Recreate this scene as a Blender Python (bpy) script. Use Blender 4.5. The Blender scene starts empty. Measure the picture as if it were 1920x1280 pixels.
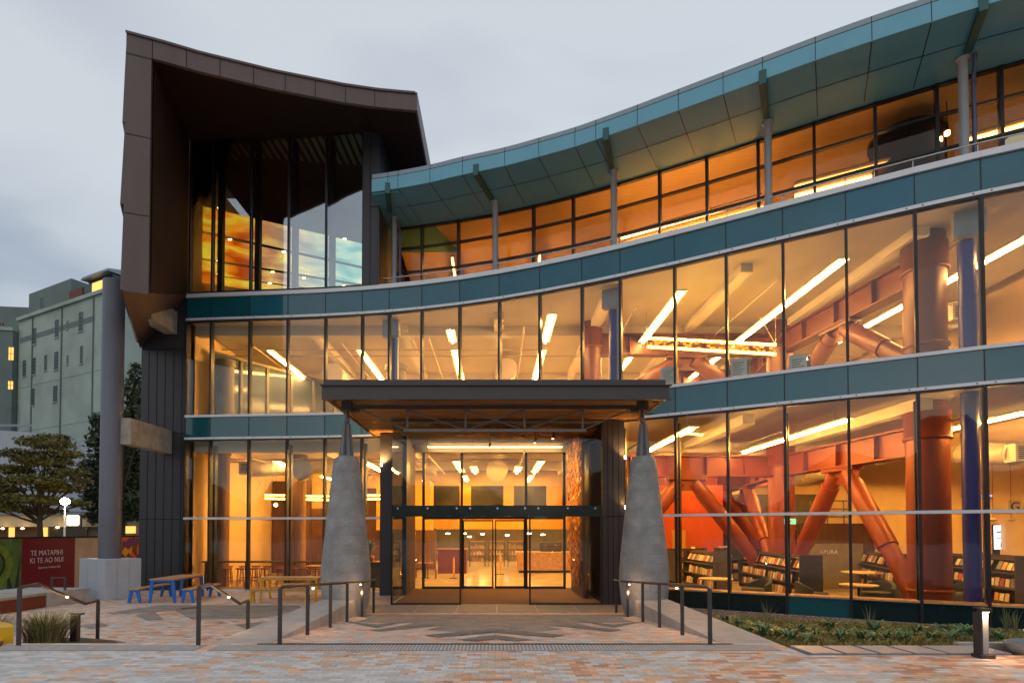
import bpy, bmesh, math, random
from mathutils import Vector, Matrix
random.seed(7)
R = math.radians
scene = bpy.context.scene
COL = scene.collection
# ---------------------------------------------------------------- camera, sky, sun, exposure
F, PCX, TH, ZC, SY = 1090.0, 928.0, R(1.37), 2.3, 967.0      # focal length in photo pixels, principal column, pitch, eye height
cam = bpy.data.cameras.new('camera'); co = bpy.data.objects.new('camera', cam); COL.objects.link(co)
cam.sensor_width = 36; cam.lens = F / 1920 * 36; cam.shift_x = 32 / 1920; cam.shift_y = 327 / 1920
cam.clip_start = 0.05; cam.clip_end = 2000
co.location = (0, 0, ZC); co.rotation_euler = (R(90) + TH, 0, 0); scene.camera = co

W = bpy.data.worlds.new('World'); scene.world = W; W.use_nodes = True
nt = W.node_tree; N = nt.nodes; L = nt.links; N.clear()
out = N.new('ShaderNodeOutputWorld'); bg = N.new('ShaderNodeBackground'); bg2 = N.new('ShaderNodeBackground'); add = N.new('ShaderNodeAddShader')
sky = N.new('ShaderNodeTexSky'); sky.sky_type = 'NISHITA'; sky.sun_disc = False
sky.sun_elevation = R(9); sky.sun_rotation = R(200)
L.new(sky.outputs[0], bg.inputs[0]); bg.inputs[1].default_value = 0.03
tc = N.new('ShaderNodeTexCoord'); mp = N.new('ShaderNodeMapping'); mp.inputs['Scale'].default_value = (1.5, 1.5, 3.6); mp.inputs['Rotation'].default_value = (0.1, R(24), 0.3)
L.new(tc.outputs['Generated'], mp.inputs[0])
nz = N.new('ShaderNodeTexNoise'); nz.inputs['Scale'].default_value = 1.5; nz.inputs['Detail'].default_value = 4; nz.inputs['Roughness'].default_value = 0.42; nz.inputs['Distortion'].default_value = 0.5
L.new(mp.outputs[0], nz.inputs['Vector'])
sep = N.new('ShaderNodeSeparateXYZ'); L.new(tc.outputs['Generated'], sep.inputs[0])
ma = N.new('ShaderNodeMath'); ma.operation = 'MULTIPLY_ADD'; L.new(sep.outputs['Z'], ma.inputs[0]); ma.inputs[1].default_value = 0.55; ma.inputs[2].default_value = -0.16
mb = N.new('ShaderNodeMath'); mb.operation = 'MULTIPLY_ADD'; L.new(sep.outputs['X'], mb.inputs[0]); mb.inputs[1].default_value = 0.10; L.new(ma.outputs[0], mb.inputs[2])
mc = N.new('ShaderNodeMath'); mc.operation = 'ADD'; L.new(nz.outputs[0], mc.inputs[0]); L.new(mb.outputs[0], mc.inputs[1])
rp = N.new('ShaderNodeValToRGB'); cr = rp.color_ramp
cr.elements[0].position = 0.33; cr.elements[0].color = (0.28, 0.335, 0.42, 1)
cr.elements[1].position = 0.68; cr.elements[1].color = (0.585, 0.625, 0.665, 1)
e = cr.elements.new(0.5); e.color = (0.50, 0.545, 0.60, 1)
L.new(mc.outputs[0], rp.inputs[0]); L.new(rp.outputs[0], bg2.inputs[0]); bg2.inputs[1].default_value = 1.0
L.new(bg.outputs[0], add.inputs[0]); L.new(bg2.outputs[0], add.inputs[1]); L.new(add.outputs[0], out.inputs[0])
sl = bpy.data.lights.new('sun', 'SUN'); sl.energy = 0.14; sl.angle = R(90); sl.color = (1, 0.93, 0.86)
so = bpy.data.objects.new('sun', sl); COL.objects.link(so); so.rotation_euler = (R(62), 0, R(-20)); so.location = (0, -20, 30)
scene.view_settings.view_transform = 'Standard'; scene.view_settings.look = 'None'; scene.view_settings.exposure = 0; scene.view_settings.gamma = 1
scene.render.engine = 'CYCLES'
try:
    scene.cycles.use_denoising = True; scene.cycles.max_bounces = 7; scene.cycles.transparent_max_bounces = 24
    scene.cycles.sample_clamp_indirect = 4; scene.cycles.caustics_reflective = False; scene.cycles.caustics_refractive = False
except Exception: pass

# ---------------------------------------------------------------- picture to place
def ray(px, py):
    cx = (px - PCX) / F; cy = (SY - py) / F
    return Vector((cx, math.cos(TH) - cy * math.sin(TH), math.sin(TH) + cy * math.cos(TH)))
def atY(px, py, Y):
    d = ray(px, py); return Vector((0, 0, ZC)) + d * (Y / d.y)
def atz(px, py, z):
    d = ray(px, py); return Vector((0, 0, ZC)) + d * ((z - ZC) / d.z)
RY0, RY1, RZ = 9.3, 16.0, 0.5
def ramp_z(Y): return RZ if Y < RY0 else (0 if Y > RY1 else RZ * (1 - (Y - RY0) / (RY1 - RY0)))
def at_ramp(px, py, up=0.006):
    z = 0.0
    p = atz(px, py, 0.0)
    for _ in range(40):
        z = 0.5 * z + 0.5 * ramp_z(p.y); p = atz(px, py, z)
    return Vector((p.x, p.y, z + up))
PC = [5.3257889035993907e-05, 0.0001655004755526757, -0.0233029205449804, -0.3830032429545673, 20.156473445570715]
def fy(X):
    r = 0.0
    for c in PC: r = r * X + c
    return r
def fd(X): return (fy(X + .01) - fy(X - .01)) / .02
def hit(px, inn=0.0):
    a = (px - PCX) / F; X = a * 20
    for _ in range(80):
        s = fd(X) ; n = Vector((-s, 1)).normalized()
        Xs = X - n.x * inn; Y = fy(Xs) + n.y * inn
        X = 0.5 * X + 0.5 * a * Y
    return Vector((X, Y, 0))
def nrm(X):
    return Vector((-fd(X), 1, 0)).normalized()
def offp(X, d):
    return Vector((X, fy(X), 0)) + nrm(X) * d

# ---------------------------------------------------------------- materials
def mat(name, col, rough=0.6, metal=0.0, var=0.12, scale=6.0, bump=0.0, emit=None, es=0.0, island=None, spec=None, coords='Object', stretch=None):
    m = bpy.data.materials.new(name); m.use_nodes = True; t = m.node_tree; n = t.nodes; l = t.links
    b = n['Principled BSDF']; b.inputs['Roughness'].default_value = rough; b.inputs['Metallic'].default_value = metal
    if spec is not None: b.inputs['Specular IOR Level'].default_value = spec
    c4 = (*col, 1)
    tcn = n.new('ShaderNodeTexCoord'); src = tcn.outputs[coords]
    if stretch:
        mm = n.new('ShaderNodeMapping'); mm.inputs['Scale'].default_value = stretch; l.new(src, mm.inputs[0]); src = mm.outputs[0]
    if island:
        g = n.new('ShaderNodeNewGeometry'); r = n.new('ShaderNodeValToRGB'); l.new(g.outputs['Random Per Island'], r.inputs[0])
        r.color_ramp.interpolation = 'LINEAR'
        els = r.color_ramp.elements
        els[0].position = 0; els[0].color = (*island[0], 1); els[1].position = 1; els[1].color = (*island[-1], 1)
        for i, c in enumerate(island[1:-1]): el = els.new((i + 1) / (len(island) - 1)); el.color = (*c, 1)
        l.new(r.outputs[0], b.inputs['Base Color'])
        if es: l.new(r.outputs[0], b.inputs['Emission Color']); b.inputs['Emission Strength'].default_value = es
    else:
        nz_ = n.new('ShaderNodeTexNoise'); nz_.inputs['Scale'].default_value = scale; nz_.inputs['Detail'].default_value = 6; nz_.inputs['Roughness'].default_value = .6
        l.new(src, nz_.inputs['Vector'])
        mr = n.new('ShaderNodeMapRange'); mr.inputs[1].default_value = .3; mr.inputs[2].default_value = .7; mr.inputs[3].default_value = 1 - var; mr.inputs[4].default_value = 1 + var
        l.new(nz_.outputs[0], mr.inputs[0])
        vm = n.new('ShaderNodeVectorMath'); vm.operation = 'SCALE'; vm.inputs[0].default_value = col; l.new(mr.outputs[0], vm.inputs['Scale'])
        l.new(vm.outputs[0], b.inputs['Base Color'])
        if bump:
            bp = n.new('ShaderNodeBump'); bp.inputs['Strength'].default_value = bump; bp.inputs['Distance'].default_value = .02
            l.new(nz_.outputs[0], bp.inputs['Height']); l.new(bp.outputs[0], b.inputs['Normal'])
        mr2 = n.new('ShaderNodeMapRange'); mr2.inputs[3].default_value = max(0.02, rough - .1); mr2.inputs[4].default_value = min(1, rough + .1)
        l.new(nz_.outputs[0], mr2.inputs[0]); l.new(mr2.outputs[0], b.inputs['Roughness'])
    if emit: b.inputs['Emission Color'].default_value = (*emit, 1); b.inputs['Emission Strength'].default_value = es
    return m

def glass(name, tint=(.93, .95, .94), base=.07, k=1.0, rough=0.0, refl=(.85, .92, 1)):
    m = bpy.data.materials.new(name); m.use_nodes = True; t = m.node_tree; n = t.nodes; l = t.links; n.clear()
    o = n.new('ShaderNodeOutputMaterial'); mx = n.new('ShaderNodeMixShader'); tr = n.new('ShaderNodeBsdfTransparent'); gl = n.new('ShaderNodeBsdfGlossy')
    tr.inputs[0].default_value = (*tint, 1); gl.inputs['Color'].default_value = (*refl, 1); gl.inputs['Roughness'].default_value = rough
    fr = n.new('ShaderNodeFresnel'); fr.inputs[0].default_value = 1.5
    wz = n.new('ShaderNodeTexNoise'); wz.inputs['Scale'].default_value = .9; wz.inputs['Detail'].default_value = 1; tcg = n.new('ShaderNodeTexCoord'); l.new(tcg.outputs['Object'], wz.inputs['Vector'])
    bg_ = n.new('ShaderNodeBump'); bg_.inputs['Strength'].default_value = .35; bg_.inputs['Distance'].default_value = .012; l.new(wz.outputs[0], bg_.inputs['Height']); l.new(bg_.outputs[0], gl.inputs['Normal'])
    a = n.new('ShaderNodeMath'); a.operation = 'MULTIPLY_ADD'; a.inputs[1].default_value = k; a.inputs[2].default_value = base; a.use_clamp = True
    l.new(fr.outputs[0], a.inputs[0]); l.new(a.outputs[0], mx.inputs[0]); l.new(tr.outputs[0], mx.inputs[1]); l.new(gl.outputs[0], mx.inputs[2]); l.new(mx.outputs[0], o.inputs[0])
    return m

def pavers(name, cols, bw=0.2, bh=0.1, bias=0.0, patch=1.1, rough=.75, rot=0.0, noisescale=.9, xgrad=0.0):
    m = bpy.data.materials.new(name); m.use_nodes = True; t = m.node_tree; n = t.nodes; l = t.links; b = n['Principled BSDF']
    tcn = n.new('ShaderNodeTexCoord'); mpp = n.new('ShaderNodeMapping'); mpp.inputs['Rotation'].default_value = (0, 0, rot); l.new(tcn.outputs['Object'], mpp.inputs[0])
    s = n.new('ShaderNodeSeparateXYZ'); l.new(mpp.outputs[0], s.inputs[0])
    def M(op, a, b_=None, c=None):
        x = n.new('ShaderNodeMath'); x.operation = op
        for i, v in enumerate((a, b_, c)):
            if v is None: continue
            if isinstance(v, (int, float)): x.inputs[i].default_value = v
            else: l.new(v, x.inputs[i])
        return x.outputs[0]
    yr = M('DIVIDE', s.outputs['Y'], bh); row = M('FLOOR', yr); par = M('MULTIPLY', M('MODULO', M('ABSOLUTE', row), 2.0), .5)
    xr = M('ADD', M('DIVIDE', s.outputs['X'], bw), par); colm = M('FLOOR', xr)
    cmb = n.new('ShaderNodeCombineXYZ'); l.new(colm, cmb.inputs[0]); l.new(row, cmb.inputs[1])
    wn = n.new('ShaderNodeTexWhiteNoise'); wn.noise_dimensions = '2D'; l.new(cmb.outputs[0], wn.inputs['Vector'])
    big = n.new('ShaderNodeTexNoise'); big.inputs['Scale'].default_value = noisescale; big.inputs['Detail'].default_value = 1; l.new(tcn.outputs['Object'], big.inputs['Vector'])
    v = M('ADD', M('MULTIPLY', wn.outputs['Value'], .8), M('MULTIPLY_ADD', big.outputs[0], patch, bias - patch * .5 + .1))
    if xgrad: v = M('ADD', v, M('MULTIPLY', s.outputs['X'], xgrad))
    r = n.new('ShaderNodeValToRGB'); r.color_ramp.interpolation = 'CONSTANT'; els = r.color_ramp.elements
    els[0].position = 0; els[0].color = (*cols[0][1], 1); els[1].position = cols[1][0]; els[1].color = (*cols[1][1], 1)
    for p_, c_ in cols[2:]: el = els.new(p_); el.color = (*c_, 1)
    l.new(v, r.inputs[0])
    wn2 = n.new('ShaderNodeTexWhiteNoise'); wn2.noise_dimensions = '3D'
    cm2 = n.new('ShaderNodeCombineXYZ'); l.new(colm, cm2.inputs[0]); l.new(row, cm2.inputs[1]); cm2.inputs[2].default_value = 7; l.new(cm2.outputs[0], wn2.inputs['Vector'])
    fine = n.new('ShaderNodeTexNoise'); fine.inputs['Scale'].default_value = 14; fine.inputs['Detail'].default_value = 8; l.new(tcn.outputs['Object'], fine.inputs['Vector'])
    var_ = M('MULTIPLY', M('MULTIPLY_ADD', wn2.outputs['Value'], .35, .82), M('MULTIPLY_ADD', fine.outputs[0], .5, .75))
    fx = M('FRACT', xr); fyy = M('FRACT', yr)
    ex = M('MINIMUM', fx, M('SUBTRACT', 1.0, fx)); ey = M('MINIMUM', fyy, M('SUBTRACT', 1.0, fyy))
    jx = M('MULTIPLY', ex, bw); jy = M('MULTIPLY', ey, bh); j = M('MINIMUM', jx, jy)
    jm = n.new('ShaderNodeMapRange'); jm.inputs[1].default_value = 0.0015; jm.inputs[2].default_value = 0.005; jm.inputs[3].default_value = .55; jm.inputs[4].default_value = 1; l.new(j, jm.inputs[0])
    sc_ = M('MULTIPLY', var_, jm.outputs[0])
    vm = n.new('ShaderNodeVectorMath'); vm.operation = 'SCALE'; l.new(r.outputs[0], vm.inputs[0]); l.new(sc_, vm.inputs['Scale']); l.new(vm.outputs[0], b.inputs['Base Color'])
    bp = n.new('ShaderNodeBump'); bp.inputs['Strength'].default_value = .5; bp.inputs['Distance'].default_value = .006; l.new(jm.outputs[0], bp.inputs['Height']); l.new(bp.outputs[0], b.inputs['Normal'])
    b.inputs['Roughness'].default_value = rough
    return m

GREY, TAN, TERRA, PINK = (.57, .565, .565), (.70, .42, .27), (.50, .25, .17), (.74, .54, .43)
M_ = {}
M_['pave'] = pavers('terrace_pavers', [(0, GREY), (.64, (.58, .42, .30)), (.74, TAN), (.97, TERRA)], bias=.03, patch=1.2, xgrad=.028, noisescale=.7)
M_['pave2'] = pavers('plaza_pavers', [(0, (.54, .52, .50)), (.5, PINK), (.70, TAN), (.99, TERRA)], bias=.10, patch=.7, noisescale=.5)
M_['inlay'] = pavers('inlay_pavers', [(0, (.17, .16, .155)), (.5, (.20, .19, .18)), (.9, (.15, .14, .14))], patch=.3)
M_['inlay_mid'] = pavers('inlay_mid_pavers', [(0, (.25, .23, .21)), (.5, (.29, .26, .235)), (.85, (.21, .20, .185))], patch=.4, bw=.3, bh=.15)
M_['slab'] = mat('stone_slab', (.26, .24, .23), .6, var=.15, scale=3)
M_['conc'] = mat('pale_concrete', (.40, .38, .36), .8, var=.16, scale=3.5, bump=.15)
M_['conc_dark'] = mat('dark_concrete', (.2, .2, .21), .8, var=.15, scale=4, bump=.1)
M_['conc_tan'] = mat('weathered_concrete', (.36, .33, .27), .85, var=.28, scale=3, bump=.3)
M_['pad'] = mat('blue_grey_stone', (.30, .33, .37), .4, var=.12, scale=4)
M_['stud'] = mat('stud_stone', (.55, .52, .50), .7, var=.2, scale=9)
M_['tactile'] = mat('tactile_stone', (.28, .26, .26), .7, var=.2, scale=20)
M_['ground'] = mat('street_ground', (.12, .12, .12), .9, var=.2, scale=.5)
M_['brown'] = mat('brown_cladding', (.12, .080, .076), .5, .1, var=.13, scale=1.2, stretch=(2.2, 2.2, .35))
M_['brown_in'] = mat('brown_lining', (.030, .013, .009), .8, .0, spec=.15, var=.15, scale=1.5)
M_['dark'] = mat('charcoal_cladding', (.045, .045, .055), .45, .2, var=.08, scale=1.5)
M_['black'] = mat('black_joint', (.008, .008, .009), .8, var=.1)
M_['frame'] = mat('dark_frame', (.02, .021, .024), .4, .3, var=.1)
M_['canopy'] = mat('canopy_steel', (.075, .065, .066), .5, .3, var=.12, scale=2)
M_['truss'] = mat('truss_steel', (.16, .145, .14), .45, .4, var=.1)
M_['steel'] = mat('rail_steel', (.085, .075, .073), .45, .6, var=.12)
M_['stain'] = mat('stainless', (.5, .5, .52), .25, 1.0, var=.05)
M_['white'] = mat('white_aluminium', (.72, .74, .77), .4, .1, var=.05, scale=2)
M_['post'] = mat('pale_post', (.34, .36, .39), .45, .1, var=.05)
M_['bluecol'] = mat('blue_paint', (.035, .045, .30), .35, .0, var=.05)
M_['pipe'] = mat('pipe_blue', (.10, .12, .2), .4, .2)
M_['teal_f'] = mat('teal_fascia', (.15, .40, .51), .4, .1, var=.06, scale=1.2)
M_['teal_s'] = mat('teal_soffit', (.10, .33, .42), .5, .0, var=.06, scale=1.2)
M_['teal_b'] = mat('green_bracket', (.02, .10, .09), .4, .1, var=.06)
M_['gutter'] = mat('grey_gutter', (.26, .32, .37), .45, .3, var=.06)
def spandrel(name, c):
    m = mat(name, c, .08, 0, var=.10, scale=1.1); m.node_tree.nodes['Principled BSDF'].inputs['Coat Weight'].default_value = .55; m.node_tree.nodes['Principled BSDF'].inputs['Specular IOR Level'].default_value = .25
    m.node_tree.nodes['Principled BSDF'].inputs['Coat Roughness'].default_value = .02; m.node_tree.nodes['Principled BSDF'].inputs['Coat IOR'].default_value = 1.6; return m
M_['sp1'] = spandrel('teal_glass_panel', (.018, .125, .175)); M_['sp2'] = spandrel('bright_teal_panel', (.003, .12, .20)); M_['sp3'] = spandrel('deep_teal_panel', (.008, .09, .11))
M_['sp4'] = spandrel('base_teal_panel', (.004, .022, .026))
M_['glass'] = glass('window_glass', base=.0, k=.62)
M_['glass_hi'] = glass('reflective_glass', tint=(.82, .84, .82), base=.16, k=1.4)
M_['glass_up'] = glass('upper_glass', tint=(.80, .70, .54), base=.0, k=.55, refl=(.9, .9, .95))
M_['ceil'] = mat('ceiling_plaster', (.72, .66, .55), .85, var=.06, scale=1)
M_['ceil_up'] = mat('timber_ceiling', (.68, .52, .34), .7, var=.12, scale=2, stretch=(1, 10, 1))
M_['cream'] = mat('cream_wall', (.75, .56, .30), .8, var=.08, scale=1)
M_['brownwall'] = mat('brown_wall', (.22, .12, .07), .7, var=.3, scale=2, stretch=(5, 5, .5))
M_['darkbrown'] = mat('dark_brown_wall', (.10, .05, .03), .6, var=.35, scale=2, stretch=(5, 5, .5))
M_['greywall'] = mat('grey_wall', (.22, .20, .15), .7, var=.2, scale=2)
M_['yellow'] = mat('yellow_wall', (.80, .42, .04), .6, var=.06)
M_['orange'] = mat('orange_wall', (.80, .13, .02), .6, var=.06)
M_['red_up'] = mat('red_steel_upper', (.15, .055, .036), .38, .1, var=.08, scale=2)
M_['red'] = mat('red_steel', (.22, .042, .016), .46, .15, var=.08, scale=2, bump=.03)
M_['floor'] = mat('pale_floor', (.60, .50, .34), .22, var=.10, scale=1.2)
M_['mat'] = mat('entrance_mat', (.24, .13, .075), .95, var=.2, scale=30)
M_['duct'] = mat('duct_metal', (.60, .52, .42), .4, .2, var=.1, scale=2, stretch=(12, 1, 1))
M_['shelf'] = mat('shelf_charcoal', (.06, .052, .05), .55, var=.1)
M_['wood'] = mat('timber_top', (.50, .30, .16), .5, var=.25, scale=3, stretch=(2, 14, 2), bump=.05)
M_['bluep'] = mat('blue_powdercoat', (.012, .16, .62), .4, var=.05)
M_['yelp'] = mat('yellow_powdercoat', (.80, .45, .01), .4, var=.05)
M_['maroon'] = mat('maroon_paint', (.16, .03, .045), .5, var=.08)
M_['seat'] = mat('grey_upholstery', (.05, .06, .075), .85, var=.15, scale=20)
M_['stone'] = None
M_['gravel'] = mat('gravel', (.2, .15, .11), .9, island=[(.42, .34, .28), (.2, .15, .12), (.33, .25, .19), (.12, .09, .08)])
M_['soil'] = mat('soil', (.10, .07, .05), .95, var=.4, scale=9, bump=.6)
M_['leaf'] = mat('tree_leaf', (.05, .08, .02), .6, island=[(.06, .07, .012), (.13, .12, .022), (.045, .055, .012), (.18, .15, .03)])
M_['leaf_d'] = mat('dark_leaf', (.03, .05, .02), .6, island=[(.02, .035, .014), (.04, .065, .025), (.015, .026, .012), (.05, .07, .035)])
M_['grass'] = mat('grass_blade', (.1, .12, .03), .6, island=[(.16, .17, .05), (.28, .25, .10), (.10, .13, .04), (.36, .32, .18)])
M_['flax'] = mat('flax_blade', (.03, .1, .04), .45, island=[(.04, .13, .06), (.09, .24, .09), (.05, .16, .07), (.20, .26, .08)])
M_['ground_cover'] = mat('ground_cover', (.1, .1, .03), .7, island=[(.20, .20, .04), (.38, .27, .06), (.11, .15, .04), (.30, .18, .06)])
M_['bark'] = mat('bark', (.05, .038, .028), .9, var=.3, scale=12, bump=.4)
M_['heritage'] = mat('green_render', (.35, .43, .39), .9, var=.16, scale=.25, bump=.05)
M_['heritage2'] = mat('green_render_dark', (.15, .20, .19), .9, var=.15, scale=.3)
M_['winframe'] = mat('white_window_frame', (.22, .26, .26), .6)
M_['windark'] = mat('dark_pane', (.03, .04, .045), .15, var=.2)
M_['winlit'] = mat('lit_pane', (.5, .3, .1), .5, emit=(1, .5, .1), es=1.6)
M_['tube'] = mat('led_tube', (1, .8, .5), .5, emit=(1, .49, .13), es=150)
M_['tube_u'] = mat('led_tube_top', (1, .8, .5), .5, emit=(1, .49, .13), es=44)
M_['tube_g'] = mat('led_tube_low', (1, .8, .5), .5, emit=(1, .45, .085), es=210)
M_['tube_soft'] = mat('led_line', (1, .8, .5), .5, emit=(1, .55, .2), es=16)
M_['tube_gold'] = mat('gold_led', (1, .7, .2), .5, emit=(1, .50, .05), es=30)
M_['coolbulb'] = mat('white_bulb', (1, .95, .9), .5, emit=(1, .88, .72), es=25)
M_['darkpanel'] = mat('dark_appliance', (.035, .035, .028), .4, var=.4, scale=2)
M_['bulb'] = mat('warm_bulb', (1, .8, .5), .5, emit=(1, .66, .34), es=14)
M_['streetlamp'] = mat('street_lamp_glow', (1, .9, .7), .5, emit=(1, .72, .42), es=700)
M_['litpanel'] = mat('lit_panel', (1, .9, .7), .5, emit=(1, .82, .55), es=3.0)
M_['screen'] = mat('screen_glow', (.8, .8, 1), .5, emit=(.7, .72, 1), es=2.0)
M_['exit'] = mat('exit_green', (.1, .5, .25), .5, emit=(.15, .75, .42), es=1.5)
M_['paper'] = mat('white_paper', (.78, .76, .7), .8, var=.04)
M_['ink'] = mat('dark_ink', (.06, .06, .06), .8)
M_['letters'] = mat('silver_lettering', (.7, .62, .62), .5, var=.1)
M_['signred'] = mat('crimson_board', (.19, .005, .016), .35, var=.1)
M_['peach'] = mat('peach_board', (.55, .38, .26), .6, var=.2, scale=1.5)
M_['ferngreen'] = mat('fern_board', (.09, .16, .03), .5, var=.6, scale=2.2)
M_['fernlight'] = mat('fern_frond', (.17, .24, .02), .5, var=.4, scale=8)
M_['ferndark'] = mat('fern_dark', (.01, .03, .015), .5, var=.4, scale=8)
M_['rust'] = mat('rust_panel', (.15, .028, .012), .6, var=.15, scale=3)
M_['blueblock'] = mat('white_render', (.44, .47, .52), .6, var=.06, scale=2)
M_['roundcol'] = mat('grey_column_paint', (.135, .135, .16), .5, .1, var=.10, scale=1.2)
M_['art'] = mat('metal_leaves', (.8, .3, .02), .35, .2, island=[(.85, .26, .01), (.7, .05, .01), (.95, .42, .02), (.06, .012, .01), (.9, .34, .01), (.12, .03, .04), (.95, .5, .03), (.8, .12, .01)])
M_['books'] = mat('book_covers', (.5, .4, .3), .6, island=[(.75, .6, .42), (.5, .2, .1), (.85, .75, .55), (.15, .12, .14), (.7, .4, .12), (.25, .32, .35)])
M_['ridge'] = mat('dark_ridge', (.05, .06, .055), .9, var=.4, scale=.1)

def multi_island(name, cols): return mat(name, (0, 0, 0), .6, island=cols)

# stone blocks: large coursed ashlar with faint joints
m = bpy.data.materials.new('coursed_stone'); m.use_nodes = True; t = m.node_tree; n = t.nodes; l = t.links; b = n['Principled BSDF']
tcn = n.new('ShaderNodeTexCoord'); s_ = n.new('ShaderNodeSeparateXYZ'); l.new(tcn.outputs['Object'], s_.inputs[0])
at = n.new('ShaderNodeMath'); at.operation = 'ARCTAN2'; l.new(s_.outputs['X'], at.inputs[0]); l.new(s_.outputs['Y'], at.inputs[1])
cm = n.new('ShaderNodeCombineXYZ'); l.new(at.outputs[0], cm.inputs[0]); l.new(s_.outputs['Z'], cm.inputs[1])
bk = n.new('ShaderNodeTexBrick'); bk.inputs['Scale'].default_value = 1; bk.inputs['Brick Width'].default_value = .62; bk.inputs['Row Height'].default_value = .24; bk.inputs['Mortar Size'].default_value = .004
bk.inputs['Color1'].default_value = (.36, .35, .34, 1); bk.inputs['Color2'].default_value = (.30, .295, .29, 1); bk.inputs['Mortar'].default_value = (.24, .24, .24, 1); l.new(cm.outputs[0], bk.inputs['Vector'])
nn = n.new('ShaderNodeTexNoise'); nn.inputs['Scale'].default_value = 2.2; nn.inputs['Detail'].default_value = 9; nn.inputs['Roughness'].default_value = .7; l.new(tcn.outputs['Object'], nn.inputs['Vector'])
mr = n.new('ShaderNodeMapRange'); mr.inputs[1].default_value = .3; mr.inputs[2].default_value = .7; mr.inputs[3].default_value = .66; mr.inputs[4].default_value = 1.22; l.new(nn.outputs[0], mr.inputs[0])
vm = n.new('ShaderNodeVectorMath'); vm.operation = 'SCALE'; l.new(bk.outputs['Color'], vm.inputs[0]); l.new(mr.outputs[0], vm.inputs['Scale']); l.new(vm.outputs[0], b.inputs['Base Color'])
bp = n.new('ShaderNodeBump'); bp.inputs['Strength'].default_value = .35; bp.inputs['Distance'].default_value = .01; l.new(nn.outputs[0], bp.inputs['Height']); l.new(bp.outputs[0], b.inputs['Normal']); b.inputs['Roughness'].default_value = .85
M_['stone'] = m
# sunset picture panels (glowing coloured glass): warm at the left, sea green at the right
m = bpy.data.materials.new('coloured_glass_wall'); m.use_nodes = True; t = m.node_tree; n = t.nodes; l = t.links; b = n['Principled BSDF']
tcn = n.new('ShaderNodeTexCoord'); mpn = n.new('ShaderNodeMapping'); mpn.inputs['Scale'].default_value = (.55, .55, 1.5); l.new(tcn.outputs['Object'], mpn.inputs[0])
nn = n.new('ShaderNodeTexNoise'); nn.inputs['Scale'].default_value = 1.0; nn.inputs['Detail'].default_value = 7; nn.inputs['Distortion'].default_value = .8; l.new(mpn.outputs[0], nn.inputs['Vector'])
w_ = n.new('ShaderNodeValToRGB'); els = w_.color_ramp.elements; els[0].position = .36; els[0].color = (.55, .07, .0, 1); els[1].position = .66; els[1].color = (1, .72, .04, 1)
q = els.new(.5); q.color = (.95, .26, .01, 1); l.new(nn.outputs[0], w_.inputs[0])
c_ = n.new('ShaderNodeValToRGB'); els = c_.color_ramp.elements; els[0].position = .36; els[0].color = (.10, .42, .38, 1); els[1].position = .64; els[1].color = (.9, .85, .45, 1)
q = els.new(.5); q.color = (.3, .62, .5, 1); l.new(nn.outputs[0], c_.inputs[0])
sx = n.new('ShaderNodeSeparateXYZ'); l.new(tcn.outputs['Object'], sx.inputs[0])
gr = n.new('ShaderNodeMapRange'); gr.inputs[1].default_value = -10.6; gr.inputs[2].default_value = -6.8; l.new(sx.outputs['X'], gr.inputs[0])
mxn = n.new('ShaderNodeMix'); mxn.data_type = 'RGBA'; l.new(gr.outputs[0], mxn.inputs['Factor']); l.new(w_.outputs[0], mxn.inputs['A']); l.new(c_.outputs[0], mxn.inputs['B'])
l.new(mxn.outputs['Result'], b.inputs['Emission Color']); l.new(mxn.outputs['Result'], b.inputs['Base Color']); b.inputs['Emission Strength'].default_value = 1.5
M_['sunset'] = m
# slatted timber
m = mat('timber_slats', (.62, .30, .09), .5, var=.15, scale=3, stretch=(1, 1, 1)); t = m.node_tree; n = t.nodes; l = t.links; b = n['Principled BSDF']
tcn = n.new('ShaderNodeTexCoord'); wv = n.new('ShaderNodeTexWave'); wv.bands_direction = 'Y'; wv.inputs['Scale'].default_value = 3.0; l.new(tcn.outputs['Object'], wv.inputs[0])
bp = n.new('ShaderNodeBump'); bp.inputs['Strength'].default_value = 1; bp.inputs['Distance'].default_value = .03; l.new(wv.outputs[0], bp.inputs['Height']); l.new(bp.outputs[0], b.inputs['Normal'])
M_['slats'] = m

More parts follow.
